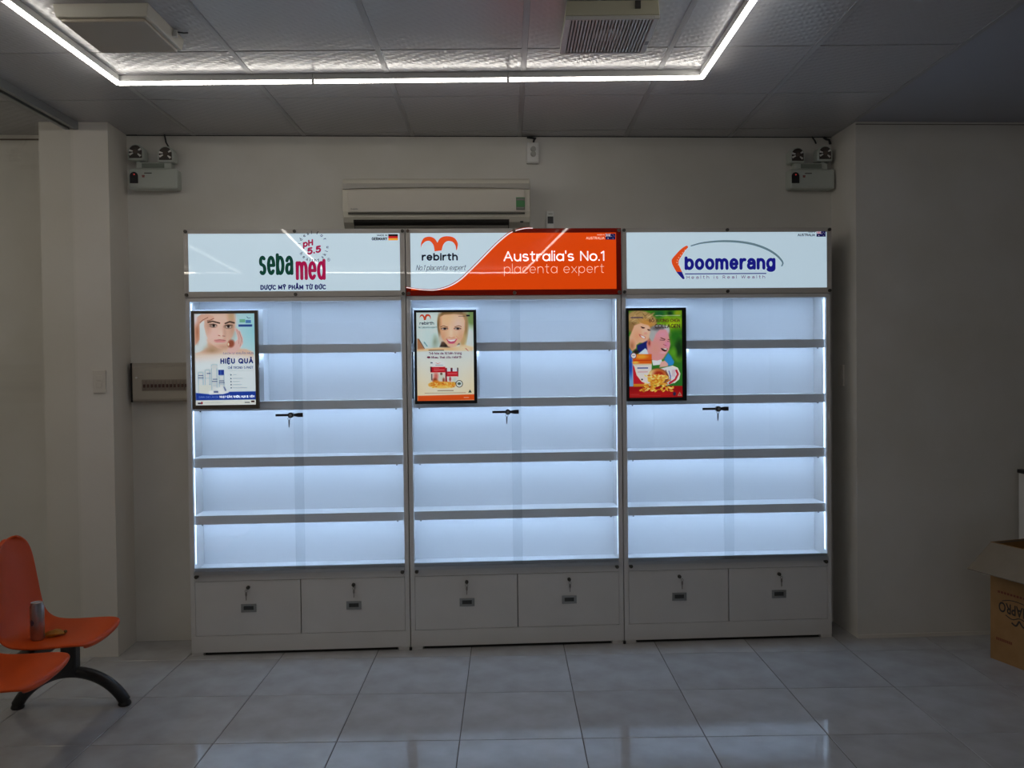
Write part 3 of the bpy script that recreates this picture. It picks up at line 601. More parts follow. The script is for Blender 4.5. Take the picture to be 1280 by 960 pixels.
    p.rect(100,762,1125,838,(222,230,226)); p.rect(130,795,215,825,(60,50,70),.9); p.rect(185,785,215,822,(150,40,60),.8); p.rect(235,795,560,806,(160,165,170),.7); p.rect(920,795,1010,812,(70,75,90),.8); p.rect(1030,775,1088,803,(50,10,14))
    for x0,x1,y in ((735,790,328),(725,895,391),(725,845,445),(725,885,498),(725,970,552)): p.rect(x0,y-6,x1,y+6,(150,160,172),.7)
    for y in (328,391,445,498,552): p.ell((697,y),12,12,(70,80,100))
    p.rect(660,255,1080,260,(150,160,170),.7)
    return p
def paint_two():
    p = Paint((521.2,391.2,592,502), 150, 230); p.at(514,385,14.884)
    p.grad(60,800,(204,222,220),(200,222,224)); p.ell((1120,200),90,230,(120,150,90),soft=.5); p.ell((1090,600),130,220,(206,220,220),soft=.4)
    p.ell((440,640),70,110,(140,160,140),soft=.7,op=.8); p.ell((320,560),80,200,(196,220,222),soft=.6); p.line([(250,650),(300,720)],26,(110,150,160),.8)
    p.ell((770,300),268,310,(116,90,54),soft=.08); p.ell((530,330),34,170,(96,74,44),soft=.4); p.ell((1000,330),60,260,(150,116,70),soft=.4); p.ell((960,600),60,170,(190,166,110),soft=.5)   # hair
    p.poly([(570,640),(530,740),(700,760),(900,690),(880,640)],(34,30,28),soft=.8)
    p.poly([(540,180),(620,140),(800,130),(960,150),(1000,260),(995,420),(960,560),(900,660),(830,730),(760,750),(690,730),(620,650),(560,540),(525,380)],(226,184,150),soft=.8)
    p.ell((740,220),190,90,(230,190,140),soft=.7,op=.6); p.ell((880,300),110,140,(224,196,186),soft=.8,op=.7); p.ell((590,560),50,120,(200,146,110),soft=.8,op=.6); p.ell((930,560),50,110,(206,156,124),soft=.8,op=.6); p.ell((540,300),30,180,(170,120,80),soft=.8,op=.6)
    for x in (625,865):
        p.line([(x-70,365),(x-20,345),(x+60,372)] if x < 700 else [(x-50,368),(x+20,345),(x+70,362)],13,(120,84,56)); p.ell((x,400),66,26,(150,106,84),soft=.3); p.ell((x,400),52,16,(210,196,190)); p.ell((x+6,398),26,20,(40,34,40),soft=.3); p.line([(x-60,398),(x,380),(x+60,400)],9,(46,34,30))
    p.ell((745,480),34,110,(240,206,180),soft=.8,op=.8); p.line([(700,560),(750,575),(810,560)],10,(176,116,90)); p.line([(680,560),(640,600)],8,(176,120,90),.7); p.line([(840,540),(890,590)],8,(176,120,90),.7)
    p.poly([(655,592),(740,600),(860,588),(830,640),(780,675),(720,668),(680,640)],(176,60,90)); p.poly([(675,600),(745,606),(840,596),(800,632),(740,640),(700,626)],(246,240,240)); p.ell((750,665),60,16,(196,90,120),soft=.5)
    p.ell((760,720),70,20,(222,180,160),soft=.6)
    p.poly([(120,580),(150,580),(250,760),(250,800),(120,800)],(170,116,80),soft=.8); p.line([(150,590),(255,770)],10,(60,50,50))
    p.poly([(110,780),(520,750),(900,740),(1000,720),(1140,750),(1140,830),(900,840),(520,800),(110,840)],(224,186,140),soft=1.2); p.ell((980,770),160,50,(230,206,170),soft=.6); p.line([(1010,770),(1070,830)],12,(160,70,60))
    t = np.clip((p.Y-(385+790/14.884))/3.5,0,1)[...,None]; g = np.clip((p.Y-440)/62,0,1)[...,None]; p.C = p.C*(1-t)+(np.array((210,224,226.))*(1-g)+np.array((232,220,188.))*g)*t
    e = np.clip(np.abs(p.X-556.6)/36-.35,0,1)[...,None]*np.clip((p.Y-443)/40,0,1)[...,None]; p.C = p.C*(1-.5*e)+np.array((236,205,150.))*.5*e
    p.rect(885,165,1010,175,(60,60,60),.8); p.rect(1030,145,1095,172,(26,26,36)); p.rect(325,790,610,808,(90,70,50),.7)
    p.at(514,440,14.33)
    p.ell((315,106),32,20,(110,40,70))
    p.rect(342,180,600,275,(226,232,236)); p.line([(440,205),(475,225),(520,205)],8,(190,70,50)); p.rect(345,195,385,215,(60,60,80)); p.rect(430,245,570,254,(90,90,110),.8)
    p.rect(345,280,605,380,(190,26,40)); p.rect(340,275,368,370,(90,20,40)); p.rect(400,330,590,342,(230,150,150),.8); p.rect(400,300,500,310,(226,140,140),.6)
    p.rect(345,382,605,540,(222,214,206)); p.ell((440,450),40,70,(206,110,100),soft=.6); p.ell((540,470),50,60,(200,206,190),soft=.5); p.rect(355,400,375,520,(60,60,70),.8); p.ell((420,520),40,40,(150,60,40),soft=.5); p.ell((535,405),20,20,(90,70,50),soft=.5); p.ell((575,520),20,40,(140,70,50),soft=.5)
    p.rect(605,300,640,550,(140,20,36)); p.rect(640,305,835,365,(214,222,230)); p.rect(700,300,735,400,(90,20,40)); p.rect(815,300,838,460,(60,30,44)); p.rect(640,365,832,455,(196,28,42)); p.rect(650,400,815,412,(230,150,150),.7)
    p.poly([(630,455),(835,455),(820,560),(640,560)],(220,220,214)); p.ell((690,500),18,40,(160,60,70),soft=.5); p.ell((770,510),40,40,(190,206,200),soft=.5); p.ell((740,575),90,16,(50,30,20),soft=.5)
    p.ell((560,600),240,56,(222,150,50),soft=.15); p.ell((340,600),40,36,(226,170,80),soft=.2); p.ell((440,560),60,40,(216,130,40),soft=.4); p.ell((560,640),150,24,(238,190,90),soft=.6)
    rs = random.Random(3)
    for k in range(46):
        x, y = rs.uniform(350,770), rs.uniform(555,650); p.ell((x,y),20,9,rs.choice([(240,190,80),(200,110,30),(246,206,110),(180,90,24),(230,160,50)]),ang=rs.uniform(-40,40),soft=.3,op=.85)
    p.ell((852,588),64,66,(40,44,44),soft=.06); p.ell((852,588),52,54,(220,226,220),soft=.06); p.ell((850,585),32,24,(70,90,80),soft=.3)
    p.rect(460,700,750,716,(110,100,90),.7); p.rect(232,742,970,756,(150,140,124),.7); p.poly([(1040,692),(1070,748),(1012,748)],(30,60,50))
    p.poly([(110,795),(1125,780),(1125,880),(110,890)],(216,80,24)); p.rect(930,830,1020,840,(250,220,200),.8)
    return p
def paint_three():
    p = Paint((785.3,388.3,853,497.8), 150, 230); p.at(780,385,15.61)
    p.grad(60,1600,(70,130,34),(40,110,40)); rs = random.Random(5)
    for k in range(60): p.ell((rs.uniform(500,1150),rs.uniform(60,1000)),rs.uniform(40,110),rs.uniform(40,110),rs.choice([(40,100,24),(96,160,30),(130,180,36),(28,80,26),(70,140,34)]),soft=.6,op=.55)
    p.ell((960,330),180,130,(166,196,30),soft=.6,op=.9); p.ell((700,110),110,60,(30,96,50),soft=.6); p.ell((1010,560),130,140,(40,110,30),soft=.6); p.ell((1080,800),70,170,(26,60,26),soft=.5); p.ell((900,110),50,40,(24,60,30),soft=.6); p.ell((960,880),60,90,(90,160,40),soft=.6); p.ell((1060,110),60,50,(140,160,30),soft=.6)
    p.ell((340,230),290,175,(176,144,92),ang=15,soft=.12); p.ell((160,370),90,110,(150,116,70),soft=.3); p.ell((560,290),80,110,(170,136,84),soft=.3)
    for k in range(46):
        a = rs.uniform(-1.5,1.3); x = 330+rs.uniform(-210,220); y = 190+rs.uniform(-100,130); p.line([(x,y),(x+90*math.cos(a*.5+.5),y+70*math.sin(a))],rs.uniform(8,20),rs.choice([(206,180,128),(130,98,56),(190,160,104),(110,84,50),(216,190,140)]),.6)
    p.ell((450,300),150,70,(196,140,70),ang=20,soft=.5)
    p.poly([(200,340),(330,300),(470,340),(540,420),(520,540),(470,640),(390,690),(300,680),(240,720),(230,790),(150,850),(95,760),(100,560),(160,440)],(228,178,146),soft=.8)
    p.ell((430,450),70,80,(236,196,176),soft=.7,op=.7); p.ell((250,560),70,110,(226,160,120),soft=.7,op=.7); p.ell((150,740),50,90,(176,110,76),soft=.7,op=.8)
    p.line([(330,370),(400,390)],18,(90,56,44)); p.ell((372,390),30,14,(70,46,40),soft=.4); p.line([(460,420),(520,440)],18,(90,56,44)); p.ell((490,435),26,13,(70,46,40),soft=.4)
    p.poly([(285,510),(340,530),(420,570),(410,605),(350,590),(305,560)],(176,90,80)); p.poly([(315,535),(360,548),(410,578),(395,596),(345,580)],(250,244,240)); p.ell((420,500),34,26,(216,160,140),soft=.6)
    p.poly([(250,730),(350,690),(450,640),(520,720),(560,860),(420,937),(250,860)],(24,34,110),soft=.8); p.poly([(80,780),(150,850),(140,1400),(80,1400)],(90,150,210)); p.ell((90,860),30,60,(40,80,160),soft=.4)
    p.poly([(270,900),(410,790),(500,880),(560,960),(420,1000)],(206,226,240)); p.ell((230,860),50,40,(40,30,30),soft=.5)
    p.ell((700,440),190,110,(160,164,168),soft=.12); p.ell((570,560),80,120,(172,176,178),soft=.2); p.ell((660,400),120,40,(70,66,70),soft=.6,op=.7); p.ell((840,440),50,90,(186,192,196),soft=.4)
    p.poly([(620,520),(700,430),(820,430),(870,520),(890,620),(905,720),(880,830),(830,900),(760,1000),(620,1080),(520,1000),(450,860),(440,700),(500,640),(560,660)],(218,148,150),soft=.9)
    p.ell((760,520),110,70,(222,150,176),soft=.7,op=.7); p.ell((600,800),90,120,(214,150,130),soft=.7,op=.6); p.ell((840,720),50,60,(216,130,170),soft=.6,op=.7); p.ell((485,690),40,80,(206,120,110),soft=.4); p.ell((490,690),18,40,(150,70,66),soft=.5)
    p.line([(720,590),(800,620)],20,(110,60,60)); p.line([(700,632),(790,636)],12,(80,44,50)); p.line([(860,620),(905,630)],16,(110,60,60)); p.line([(850,660),(890,664)],9,(80,44,50)); p.line([(770,720),(830,745)],12,(160,80,90))
    p.poly([(715,790),(790,800),(850,800),(830,850),(790,860),(740,830)],(50,16,20)); p.poly([(750,798),(840,798),(830,830),(790,820)],(240,232,226)); p.ell((760,880),60,20,(232,170,180),soft=.6)
    p.poly([(860,880),(920,950),(970,1060),(960,1120),(860,1140),(780,1010)],(36,130,200),soft=.8)
    p.rect(130,175,370,200,(70,50,80),.75); p.line([(620,155),(700,148),(760,158),(860,150),(1100,152)],12,(200,216,180),.75)
    p.at(780,440,15)
    p.poly([(620,170),(700,150),(720,240),(540,260),(520,160)],(226,232,242)); p.poly([(680,200),(760,170),(830,220),(820,280),(660,300)],(222,170,160),soft=.8); p.poly([(760,150),(830,40),(940,190),(920,250),(850,270)],(44,140,206))
    p.rect(85,80,160,660,(120,170,216)); p.ell((115,260),30,200,(30,70,170),soft=.5)
    p.rect(80,650,1120,870,(150,18,22)); p.ell((600,810),500,60,(178,26,26),soft=.7)
    p.rect(155,45,515,235,(216,96,26)); p.ell((320,90),110,40,(236,160,50),soft=.5); p.rect(155,150,515,172,(190,60,20),.7); p.ell((210,200),60,20,(240,190,80),soft=.5); p.rect(155,225,515,245,(228,200,150))
    p.poly([(155,245),(515,245),(500,640),(165,640)],(222,216,214)); p.poly([(155,245),(190,290),(230,440),(320,560),(430,610),(430,640),(165,640)],(190,30,46)); p.line([(190,290),(232,440),(325,560),(430,606)],10,(244,220,190)); p.rect(240,295,445,318,(50,70,140),.85); p.rect(245,372,440,388,(190,120,130),.6); p.ell((328,522),18,14,(30,40,40),soft=.4)
    p.rect(165,605,440,655,(206,130,40))
    p.poly([(640,330),(900,270),(1000,310),(1050,420),(1030,520),(940,590),(800,640),(700,600)],(224,226,232)); p.line([(905,280),(1000,320),(1042,420),(1020,520),(940,585)],26,(240,236,220)); p.line([(980,360),(1010,430),(960,530),(850,600)],40,(190,40,60)); p.line([(840,370),(870,470),(860,560)],22,(70,80,150),.8); p.rect(890,340,960,480,(206,190,200),.8)
    p.ell((650,470),195,150,(150,90,60),ang=20,soft=.06); p.ell((620,475),170,142,(226,176,80),soft=.1); p.ell((530,440),70,80,(240,226,160),soft=.5); p.ell((650,420),110,70,(170,50,30),soft=.5); p.line([(780,350),(810,450),(760,580)],18,(110,60,50),.8)
    for k in range(130):
        if k < 60: x, y = rs.gauss(600,80), rs.uniform(440,620)
        else: y = rs.uniform(600,750); x = rs.gauss(590,120) if y < 660 else rs.uniform(300,920)
        p.ell((x,y),34,14,rs.choice([(240,190,70),(214,140,40),(250,216,120),(196,120,30),(230,170,60)]),ang=rs.uniform(-50,50),soft=.25,op=.9)
    p.ell((172,72),56,58,(110,50,60),soft=.06); p.ell((172,72),44,46,(232,226,228),soft=.06); p.rect(145,62,200,80,(120,120,130),.6)
    p.ell((940,800),28,36,(40,40,70),soft=.3); p.poly([(1040,765),(1080,838),(1002,838)],(190,150,130)); p.poly([(1040,790),(1060,826),(1022,826)],(120,60,50)); p.rect(105,800,270,806,(200,110,100),.6); p.rect(105,828,680,834,(200,90,80),.5)
    return p
PRINT = print_mat('poster_print_lit', .60)
def text_ink(name, rgb): c = srgb(*rgb); return mat('poster_ink_'+name, c, .3, emit=c, estr=.6)
FR = [mat('frame_bronze',(.15,.125,.10),.3,metal=.5), mat('frame_dark',(.035,.034,.036),.25,metal=.4), mat('frame_black',(.03,.03,.03),.25,metal=.4)]
def poster(idx, label, x0, x1, z0, z1, painter, marg, texts):
    cx = PITCHX*idx
    t = thing('poster_lightbox', label, 'poster', (cx+(x0+x1)/2, -.0145, z0), 0, 'poster lightboxes on the glass doors')
    W, H = x1-x0, z1-z0; l, r, tp, bt = marg
    fr = MB(); fr.box(-W/2,W/2,-.010,0,0,H); a = fr.build('back_tray', FR[idx], t)
    for nm, q in (('frame_bar',(-W/2,-W/2+l,0,H)),('frame_bar',(W/2-r,W/2,0,H)),('frame_bar',(-W/2+l,W/2-r,H-tp,H)),('frame_bar',(-W/2+l,W/2-r,0,bt))):
        B(nm, q[0],q[1],-.022,-.010,q[2],q[3], FR[idx], t, .002)
    p = painter(); pr = p.mesh(-W/2+l-.001, W/2-r+.001, bt-.001, H-tp+.001, -.0135, t, PRINT)
    def tx(s, a0, b0, a1, b1, reg, mt, **k):      # text box given in enlarged-poster units
        ox, oy, sc = reg; fx = lambda v: -W/2+l+(ox+v/sc-p.r[0])/(p.r[2]-p.r[0])*(W-l-r); fz = lambda v: H-tp-(oy+v/sc-p.r[1])/(p.r[3]-p.r[1])*(H-tp-bt)
        pen(s, fx(a0), fx(a1), fz(b1), fz(b0), -.0139, mt, pr, **k)
    texts(tx); return t
def texts_one(tx):
    A, Bq = (236,385,14.222), (236,445,13.71); nv = text_ink('navy',(36,52,120)); sl = text_ink('slate',(96,112,150)); wh = text_ink('white',(232,238,244))
    tx('SẠCH VI KHUẨN MỤN', 590,775,1130,838, A, sl, t=.0016); tx('HIỆU QUẢ', 522,20,1082,155, Bq, nv, t=.0068, gap=.7); tx('CHỈ TRONG 5 PHÚT', 648,170,1082,230, Bq, nv, t=.0022)
    tx('NHẠY CẢM, NHỜN, MỤN & VIÊM', 500,676,1090,732, Bq, wh, t=.0018); tx('DÀNH CHO LÀN DA', 150,684,480,722, Bq, text_ink('pale_blue',(110,140,200)), t=.0013)
def texts_two(tx):
    A, Bq = (514,385,14.884), (514,440,14.33); nv = text_ink('ink',(36,36,66)); pu = text_ink('plum',(110,50,90))
    tx('rebirth', 165,258,432,320, A, nv, t=.0032); tx('No.1 placenta expert', 140,345,485,398, A, text_ink('grey',(90,110,120)), t=.0014, slant=.35, gap=.3)
    tx('Trẻ hóa da từ bên trong', 315,10,905,72, Bq, pu, t=.0026); tx('Nhau thai cừu rebirth', 360,82,905,130, Bq, pu, t=.0026)
def texts_three(tx):
    A = (780,385,15.61); br = text_ink('brown',(90,36,22))
    tx('BỔ XƯƠNG CHỨA', 490,185,1105,280, A, br, t=.0032); tx('COLLAGEN', 600,315,1105,398, A, text_ink('brown_dark',(60,30,24)), t=.0040)
poster(0, 'lit bronze-framed poster of a frowning face held by two hands above white bottles', .040,.384,1.312,1.828, paint_one, (.016,.017,.016,.021), texts_one)
poster(1, 'lit black-framed poster of a smiling blond face above red boxes', 1.2005-PITCHX,1.531-PITCHX,1.323,1.822, paint_two, (.013,.016,.013,.017), texts_two)
poster(2, 'lit black-framed poster of a laughing couple above tipped capsule jars', 2.336-PITCHX*2,2.663-PITCHX*2,1.3215,1.8245, paint_three, (.0145,.0225,.0155,.0195), texts_three)
# small bird logo on the second poster
ps = [o for o in bpy.data.objects if o.name.startswith('poster_print')][1]
gp_ = [((x-.083)/.1968*.0595-.135, (z-2.1347)/.0805*.033+.4445) for x, z in gull_outline()]
MB().flat(gp_, -.0139).build('bird_logo', text_ink('orange',(190,66,36)), ps)

# ------------------------------------------------------------------ air conditioner
ac = thing('air_conditioner', 'cream wall-mounted air conditioner with a green energy sticker', 'air conditioner', (1.327,YB,2.275))
WA = .508
CREAM2 = mat('cream_panel', (.64,.60,.53), .35)
sweep([(0,0),(-.12,0),(-.175,.035),(-.192,.06),(-.2,.09),(-.2,.235),(-.188,.262),(-.16,.275),(0,.275)], -WA, WA, 'body', CREAM, ac, .004)
sweep([(-.198,.082),(-.207,.086),(-.212,.205),(-.2,.212)], -WA+.03, WA-.03, 'front_panel', CREAM2, ac, .002)
mb = MB(); n = 24; tp = []; bt_ = []
for k in range(n+1): x = -WA+.005+(2*WA-.01)*k/n; u = (x/WA); tp.append((x, .238)); bt_.append((x, .208+.010*(1-u*u)))
mb.poly(tp+bt_[::-1], -.2125, -.19); mb.build('intake_band', mat('ac_band',(.42,.40,.36),.45), ac)
B('shadow_line', -WA+.03, WA-.03, -.2035,-.196,.074,.081, mat('ac_line',(.08,.075,.065),.6), ac)
sweep([(-.12,.002),(-.118,-.001),(-.178,.036),(-.186,.048),(-.178,.046)], -WA+.055, WA-.115, 'air_outlet', mat('ac_slot',(.03,.028,.025),.6), ac)
sweep([(-.142,-.003),(-.136,-.004),(-.166,.018),(-.170,.016)], -WA+.06, WA-.12, 'louver', mat('ac_louver',(.40,.38,.34),.4), ac)
B('sensor_window', WA-.055,WA-.038,-.188,-.178,.030,.038, BLACK, ac)
stk = B('energy_sticker', .430,.478,-.2135,-.2085,.094,.162, ink('sticker_white',(150,150,140),0), ac)
B('sticker_field', .430,.478,-.2142,-.2136,.110,.145, mat('sticker_green',(.05,.22,.07),.5), stk); B('sticker_band', .430,.478,-.2142,-.2136,.157,.162, mat('sticker_green',(.05,.22,.07),.5), stk)
for z in (.150,.103): B('sticker_line', .434,.472,-.2142,-.2136,z,z+.004, mat('grey_print',(.25,.25,.25),.6), stk)
pen('DAIKIN', -.462,-.425,.096,.104, -.2128, mat('grey_print',(.25,.25,.25),.6), ac, .0016)

# ------------------------------------------------------------------ emergency lights
EMW = mat('emergency_plastic', (.50,.54,.50), .45); GLINT = mat('lamp_glint', (.88,.87,.85), .3, metal=.35); REFD = mat('lamp_dark', (.05,.04,.035), .4)
def dome(cx, w, z0, h, k=12): return [(cx-w,z0)]+[(cx-w*math.cos(math.pi*i/k), z0+h-w+w*math.sin(math.pi*i/k)) for i in range(k+1)]+[(cx+w,z0)]
def emergency(x, z, label, cable, tilt):
    t = thing('emergency_light', label, 'emergency light', (x,YB,z), 0, 'twin-head emergency lights')
    b = MB().box(-.132,.132,-.078,0,0,.112); b = b.build('body', EMW, t, .012)
    MB().box(-.095,.095,-.062,0,.112,.150).build('handle_block', EMW, t, .006)
    B('handle_slot', -.062,.058,-.0655,-.0615,.118,.142, mat('slot_grey',(.20,.23,.20),.6), t)
    MB().poly(dome(-.100,.022,.030,.062),-.0805,-.074).build('indicator_window', BLACK, t)
    MB().cyl((-.098,-.082,.078),.0035,.003,'y',8).build('indicator_lamp', mat('red_led',(.4,.02,.02),.4,emit=(1,.06,.05),estr=.45), t)
    B('nameplate', -.045,-.005,-.0795,-.0775,.083,.088, mat('plate_dark',(.06,.05,.05),.5), t)
    MB().poly([(-.056,.062),(-.044,.062),(-.042,.075),(-.058,.075)],-.0795,-.0775).build('crest', mat('crest_red',(.28,.10,.09),.5), t)
    for k, hx in enumerate((-.088,.072)):
        hz = .150+(.010 if (k == 0) == (tilt > 0) else 0)
        h = MB().poly(dome(hx,.044,hz-.004,.088),-.082,-.012).build('lamp_head', EMW, t, .008)
        MB().poly(dome(hx,.034,hz+.006,.070),-.0845,-.0805).build('reflector', REFD, h)
        mb = MB()
        for a, r0, r1 in ((2.9,.014,.034),(3.6,.014,.036),(-.7,.016,.036),(.5,.018,.034)):
            ca, sa = math.cos(a), math.sin(a); c0 = (hx,hz+.040)
            mb.poly([(c0[0]+r0*ca-.003*sa,c0[1]+r0*sa+.003*ca),(c0[0]+r1*ca-.006*sa,c0[1]+r1*sa+.006*ca),(c0[0]+r1*ca+.006*sa,c0[1]+r1*sa-.006*ca),(c0[0]+r0*ca+.003*sa,c0[1]+r0*sa-.003*ca)],-.0855,-.0843)
        mb.build('reflector_glint', GLINT, h); MB().cyl((hx,-.0875,hz+.040),.013,.004,'y',14).build('bulb', mat('bulb_glass',(.22,.18,.16),.15,metal=.5), h)  # facets coloured pale so the reflector's glints are painted in
        MB().cyl((hx,-.045,.140),.012,.02,'z',10).build('swivel', EMW, h)
    MB().tube(cable, .0045, 6).build('cable', BLACK, t)
emergency(-.225, 2.513, 'twin-head emergency light by the pillar beside the glass partition', [(.075,-.03,.235),(.055,-.02,.27),(.045,-.012,.313)], 1)
emergency(3.462, 2.513, 'twin-head emergency light above the boomerang cabinet near the right wall', [(.045,-.02,.27),(.040,-.014,.29),(.025,-.010,.313)], -1)

# ------------------------------------------------------------------ small wall fittings
so = thing('power_socket', 'white power socket with a plug high above the air conditioner', 'socket', (1.866,YB,2.668))
B('back_box', -.034,.034,-.035,0,0,.115, WHITEP, so, .004); B('face_plate', -.031,.031,-.040,-.035,.004,.111, WHITEP, so, .002)
for dz in (.048,.075):
    MB().cyl((.002,-.056,dz),.013,.016,'y',14,r2=.016).build('socket_insert', mat('socket_grey',(.42,.42,.40),.5), so, smooth=True)
MB().tube([(.005,-.03,.115),(.008,-.022,.13),(.02,-.012,.142),(-.03,-.008,.150)], .006, 8).build('cord', BLACK, so)
rh = thing('remote_control', 'small white remote control with dark display in wall holder', 'remote control', (1.962,YB,2.29))
B('holder', -.026,.026,-.022,0,-.02,.06, WHITEP, rh, .003); B('remote_body', -.022,.022,-.034,-.012,.004,.105, WHITEP, rh, .004); B('display', -.016,.016,-.036,-.033,.035,.075, BLACK, rh)
B('button', -.012,.012,-.0365,-.033,.086,.092, mat('socket_grey',(.42,.42,.40),.5), rh)
br = thing('breaker_panel', 'beige breaker panel with a long window, half behind the magenta-lettered cabinet', 'breaker panel', (-.16,YB,1.345))
TAN = mat('panel_beige', (.46,.42,.36), .5); B('panel_box', -.208,.155,-.05,0,0,.216, TAN, br, .003); B('cover', -.204,.155,-.062,-.05,.006,.210, TAN, br, .004)
mb = MB(); mb.poly([(-.20,.016),(.140,.016),(.140,.165),(.120,.192),(-.20,.192)],-.0655,-.060); mb.build('door_leaf', mat('panel_beige2',(.50,.46,.39),.45), br, .002)
B('side_gap_shade', -.214,-.206,-.058,-.0,.0,.216, DARK, br); B('window_frame', -.150,.128,-.068,-.064,.062,.124, mat('panel_frame',(.34,.29,.24),.5), br, .001)  # dark strip beside the box is painted shade in the gap
for k in range(13):
    s = B('breaker', -.143+k*.0205,-.125+k*.0205,-.072,-.066,.068,.118, mat('breaker_grey',(.30,.25,.21),.5), br); B('toggle', -.139+k*.0205,-.129+k*.0205,-.078,-.072,.080,.098, mat('toggle_red',(.09,.035,.03),.5) , s)
MB().cyl((-.178,-.070,.135),.006,.008,'y',10).build('latch', WHITEP, br)
sw = thing('light_switch', 'white two-button light switch plate on the pillar', 'switch', (-.458,.031,1.402))
SWM = mat('switch_white', (.70,.66,.60), .4)
B('plate', -.033,.033,-.009,0,0,.122, SWM, sw, .003)
for z in (.028,.066): B('rocker', -.014,.014,-.013,-.008,z,z+.028, SWM, sw, .002)
ws = thing('wall_plate', 'narrow plate on the niche side wall behind the boomerang cabinet', 'switch', (XR,.15,1.385))
B('plate', -.010,0,-.034,.034,0,.12, SWM, ws, .002); B('rocker', -.013,-.009,-.012,.012,.04,.08, SWM, ws)
# little knobs of the cable stubs in the corners under the ceiling
tag(MB().tube([(XR-.05,YB-.012,CH-.004),(XR-.035,YB-.014,CH-.016),(XR-.018,YB-.014,CH-.02),(XR-.012,YB-.016,CH-.045)], .007, 8).build('cable_stub', BLACK), 'black cable stub in the ceiling corner above the right-hand emergency light', 'cable')

# ------------------------------------------------------------------ ceiling fans
def gpt(gx, gy): return (*G(gx,gy), CH)
fl = thing('ceiling_vent_box', 'flat tan box cover on the ceiling near the glass partition', 'vent', gpt(-.65,-1.315), -ROT)
mb = MB(); mb.add([(-.170,-.170,0),(.170,-.170,0),(.170,.170,0),(-.170,.170,0),(-.163,-.163,-.046),(.163,-.163,-.046),(.163,.163,-.046),(-.163,.163,-.046)],[(0,1,2,3),(4,7,6,5),(0,4,5,1),(1,5,6,2),(2,6,7,3),(3,7,4,0)])
mb.build('frame', mat('vent_cream',(.60,.57,.48),.4), fl, .003); B('cover', -.150,.150,-.150,.150,-.058,-.046, TANP, fl, .004)
B('clip', .166,.182,.060,.075,-.030,-.004, WHITEP, fl, .001)
MB().tube([(.18,.07,-.01),(.20,.085,-.008),(.21,.10,-.001)], .003, 6).build('wire', BLACK, fl)
fn = thing('exhaust_fan', 'cream ceiling exhaust fan with a slatted grille', 'exhaust fan', gpt(1.18,-1.295), -ROT)
FC = mat('fan_cream', (.58,.56,.42), .4)
mb = MB(); mb.add([(-.165,-.172,0),(.165,-.172,0),(.165,.172,0),(-.165,.172,0),(-.170,-.170,-.052),(.170,-.170,-.052),(.170,.170,-.052),(-.170,.170,-.052)],[(0,1,2,3),(4,7,6,5),(0,4,5,1),(1,5,6,2),(2,6,7,3),(3,7,4,0)])
mb.build('housing', FC, fn, .003)
WG = mat('fan_grille', (.62,.61,.58), .4)
for q in ((-.170,-.148,-.168,.168),(.148,.170,-.168,.168),(-.148,.148,-.168,-.158),(-.148,.148,.156,.168)): B('grille_rim', q[0],q[1],q[2],q[3],-.066,-.052, WG, fn, .002)
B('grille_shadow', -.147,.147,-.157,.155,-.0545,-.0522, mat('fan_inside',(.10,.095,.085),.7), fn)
sm = None
for k in range(24):
    x = -.140+k*.0122
    if sm is None: o = B('slat', -.0034,.0034,-.157,.155,-.064,-.058, WG, fn); sm = o.data
    else: o = bpy.data.objects.new('slat', sm); COL.objects.link(o); o.parent = fn
    o.location = (x,0,0)
MB().cyl((0,0,-.058),.055,.004,'z',24).build('fan_hub', mat('fan_hub',(.33,.32,.29),.5), fn)
B('switch', .080,.100,-.178,-.170,-.030,-.004, mat('fan_dark',(.06,.055,.05),.5), fn); B('nameplate', .152,.166,.04,.075,-.0668,-.0658, mat('grey_print',(.25,.25,.25),.6), fn)

# ------------------------------------------------------------------ orange bench
bn = thing('waiting_bench', 'orange plastic waiting bench on a black arched leg by the glass', 'bench', (-.33,-.64,0))
OR = mat('orange_plastic', (.60,.072,.006), .45, spec=.22, bump=('noise',180,.03)); BKM = mat('bench_black_metal', (.018,.018,.019), .35)
prof = [(.262,.392,.150),(.276,.408,.172),(.268,.424,.186),(.235,.432,.198),(.16,.429,.206),(.08,.424,.208),(.0,.426,.205),(-.04,.438,.203),(-.068,.468,.196),(-.080,.520,.190),(-.086,.590,.180),(-.092,.660,.168),(-.096,.730,.152),(-.100,.780,.124),(-.103,.806,.088),(-.104,.816,.035)]
def seat(yc):
    n = 14; v = []; f = []
    for k, (x, z, hw) in enumerate(prof):
        for i in range(n+1):
            t = -1+2*i/n; dip = .012*(1-t*t); e = abs(t)**6
            back = max(0, min(1, (z-.44)/.1)); front = max(0, 1-k/4)
            v.append((x-.020*e*front-.022*(1-t*t)*back, yc+hw*t, z-dip*(1-back)-.004*e*(1-back)))
    for k in range(len(prof)-1):
        for i in range(n): a = k*(n+1)+i; f.append((a,a+1,a+n+2,a+n+1))
    o = MB().add(v, f).build('seat_shell', OR, bn, smooth=True)
    s = o.modifiers.new('s','SOLIDIFY'); s.thickness = .014; s.offset = -1; u = o.modifiers.new('u','SUBSURF'); u.levels = 1; u.render_levels = 2
    B('seat_bracket', -.03,.12,yc-.05,yc+.05,.375,.412, BKM, bn, .004)
for yc in (-.262, -.735): seat(yc)
B('beam', -.030,.030,-1.25,.045,.325,.378, BKM, bn, .006)
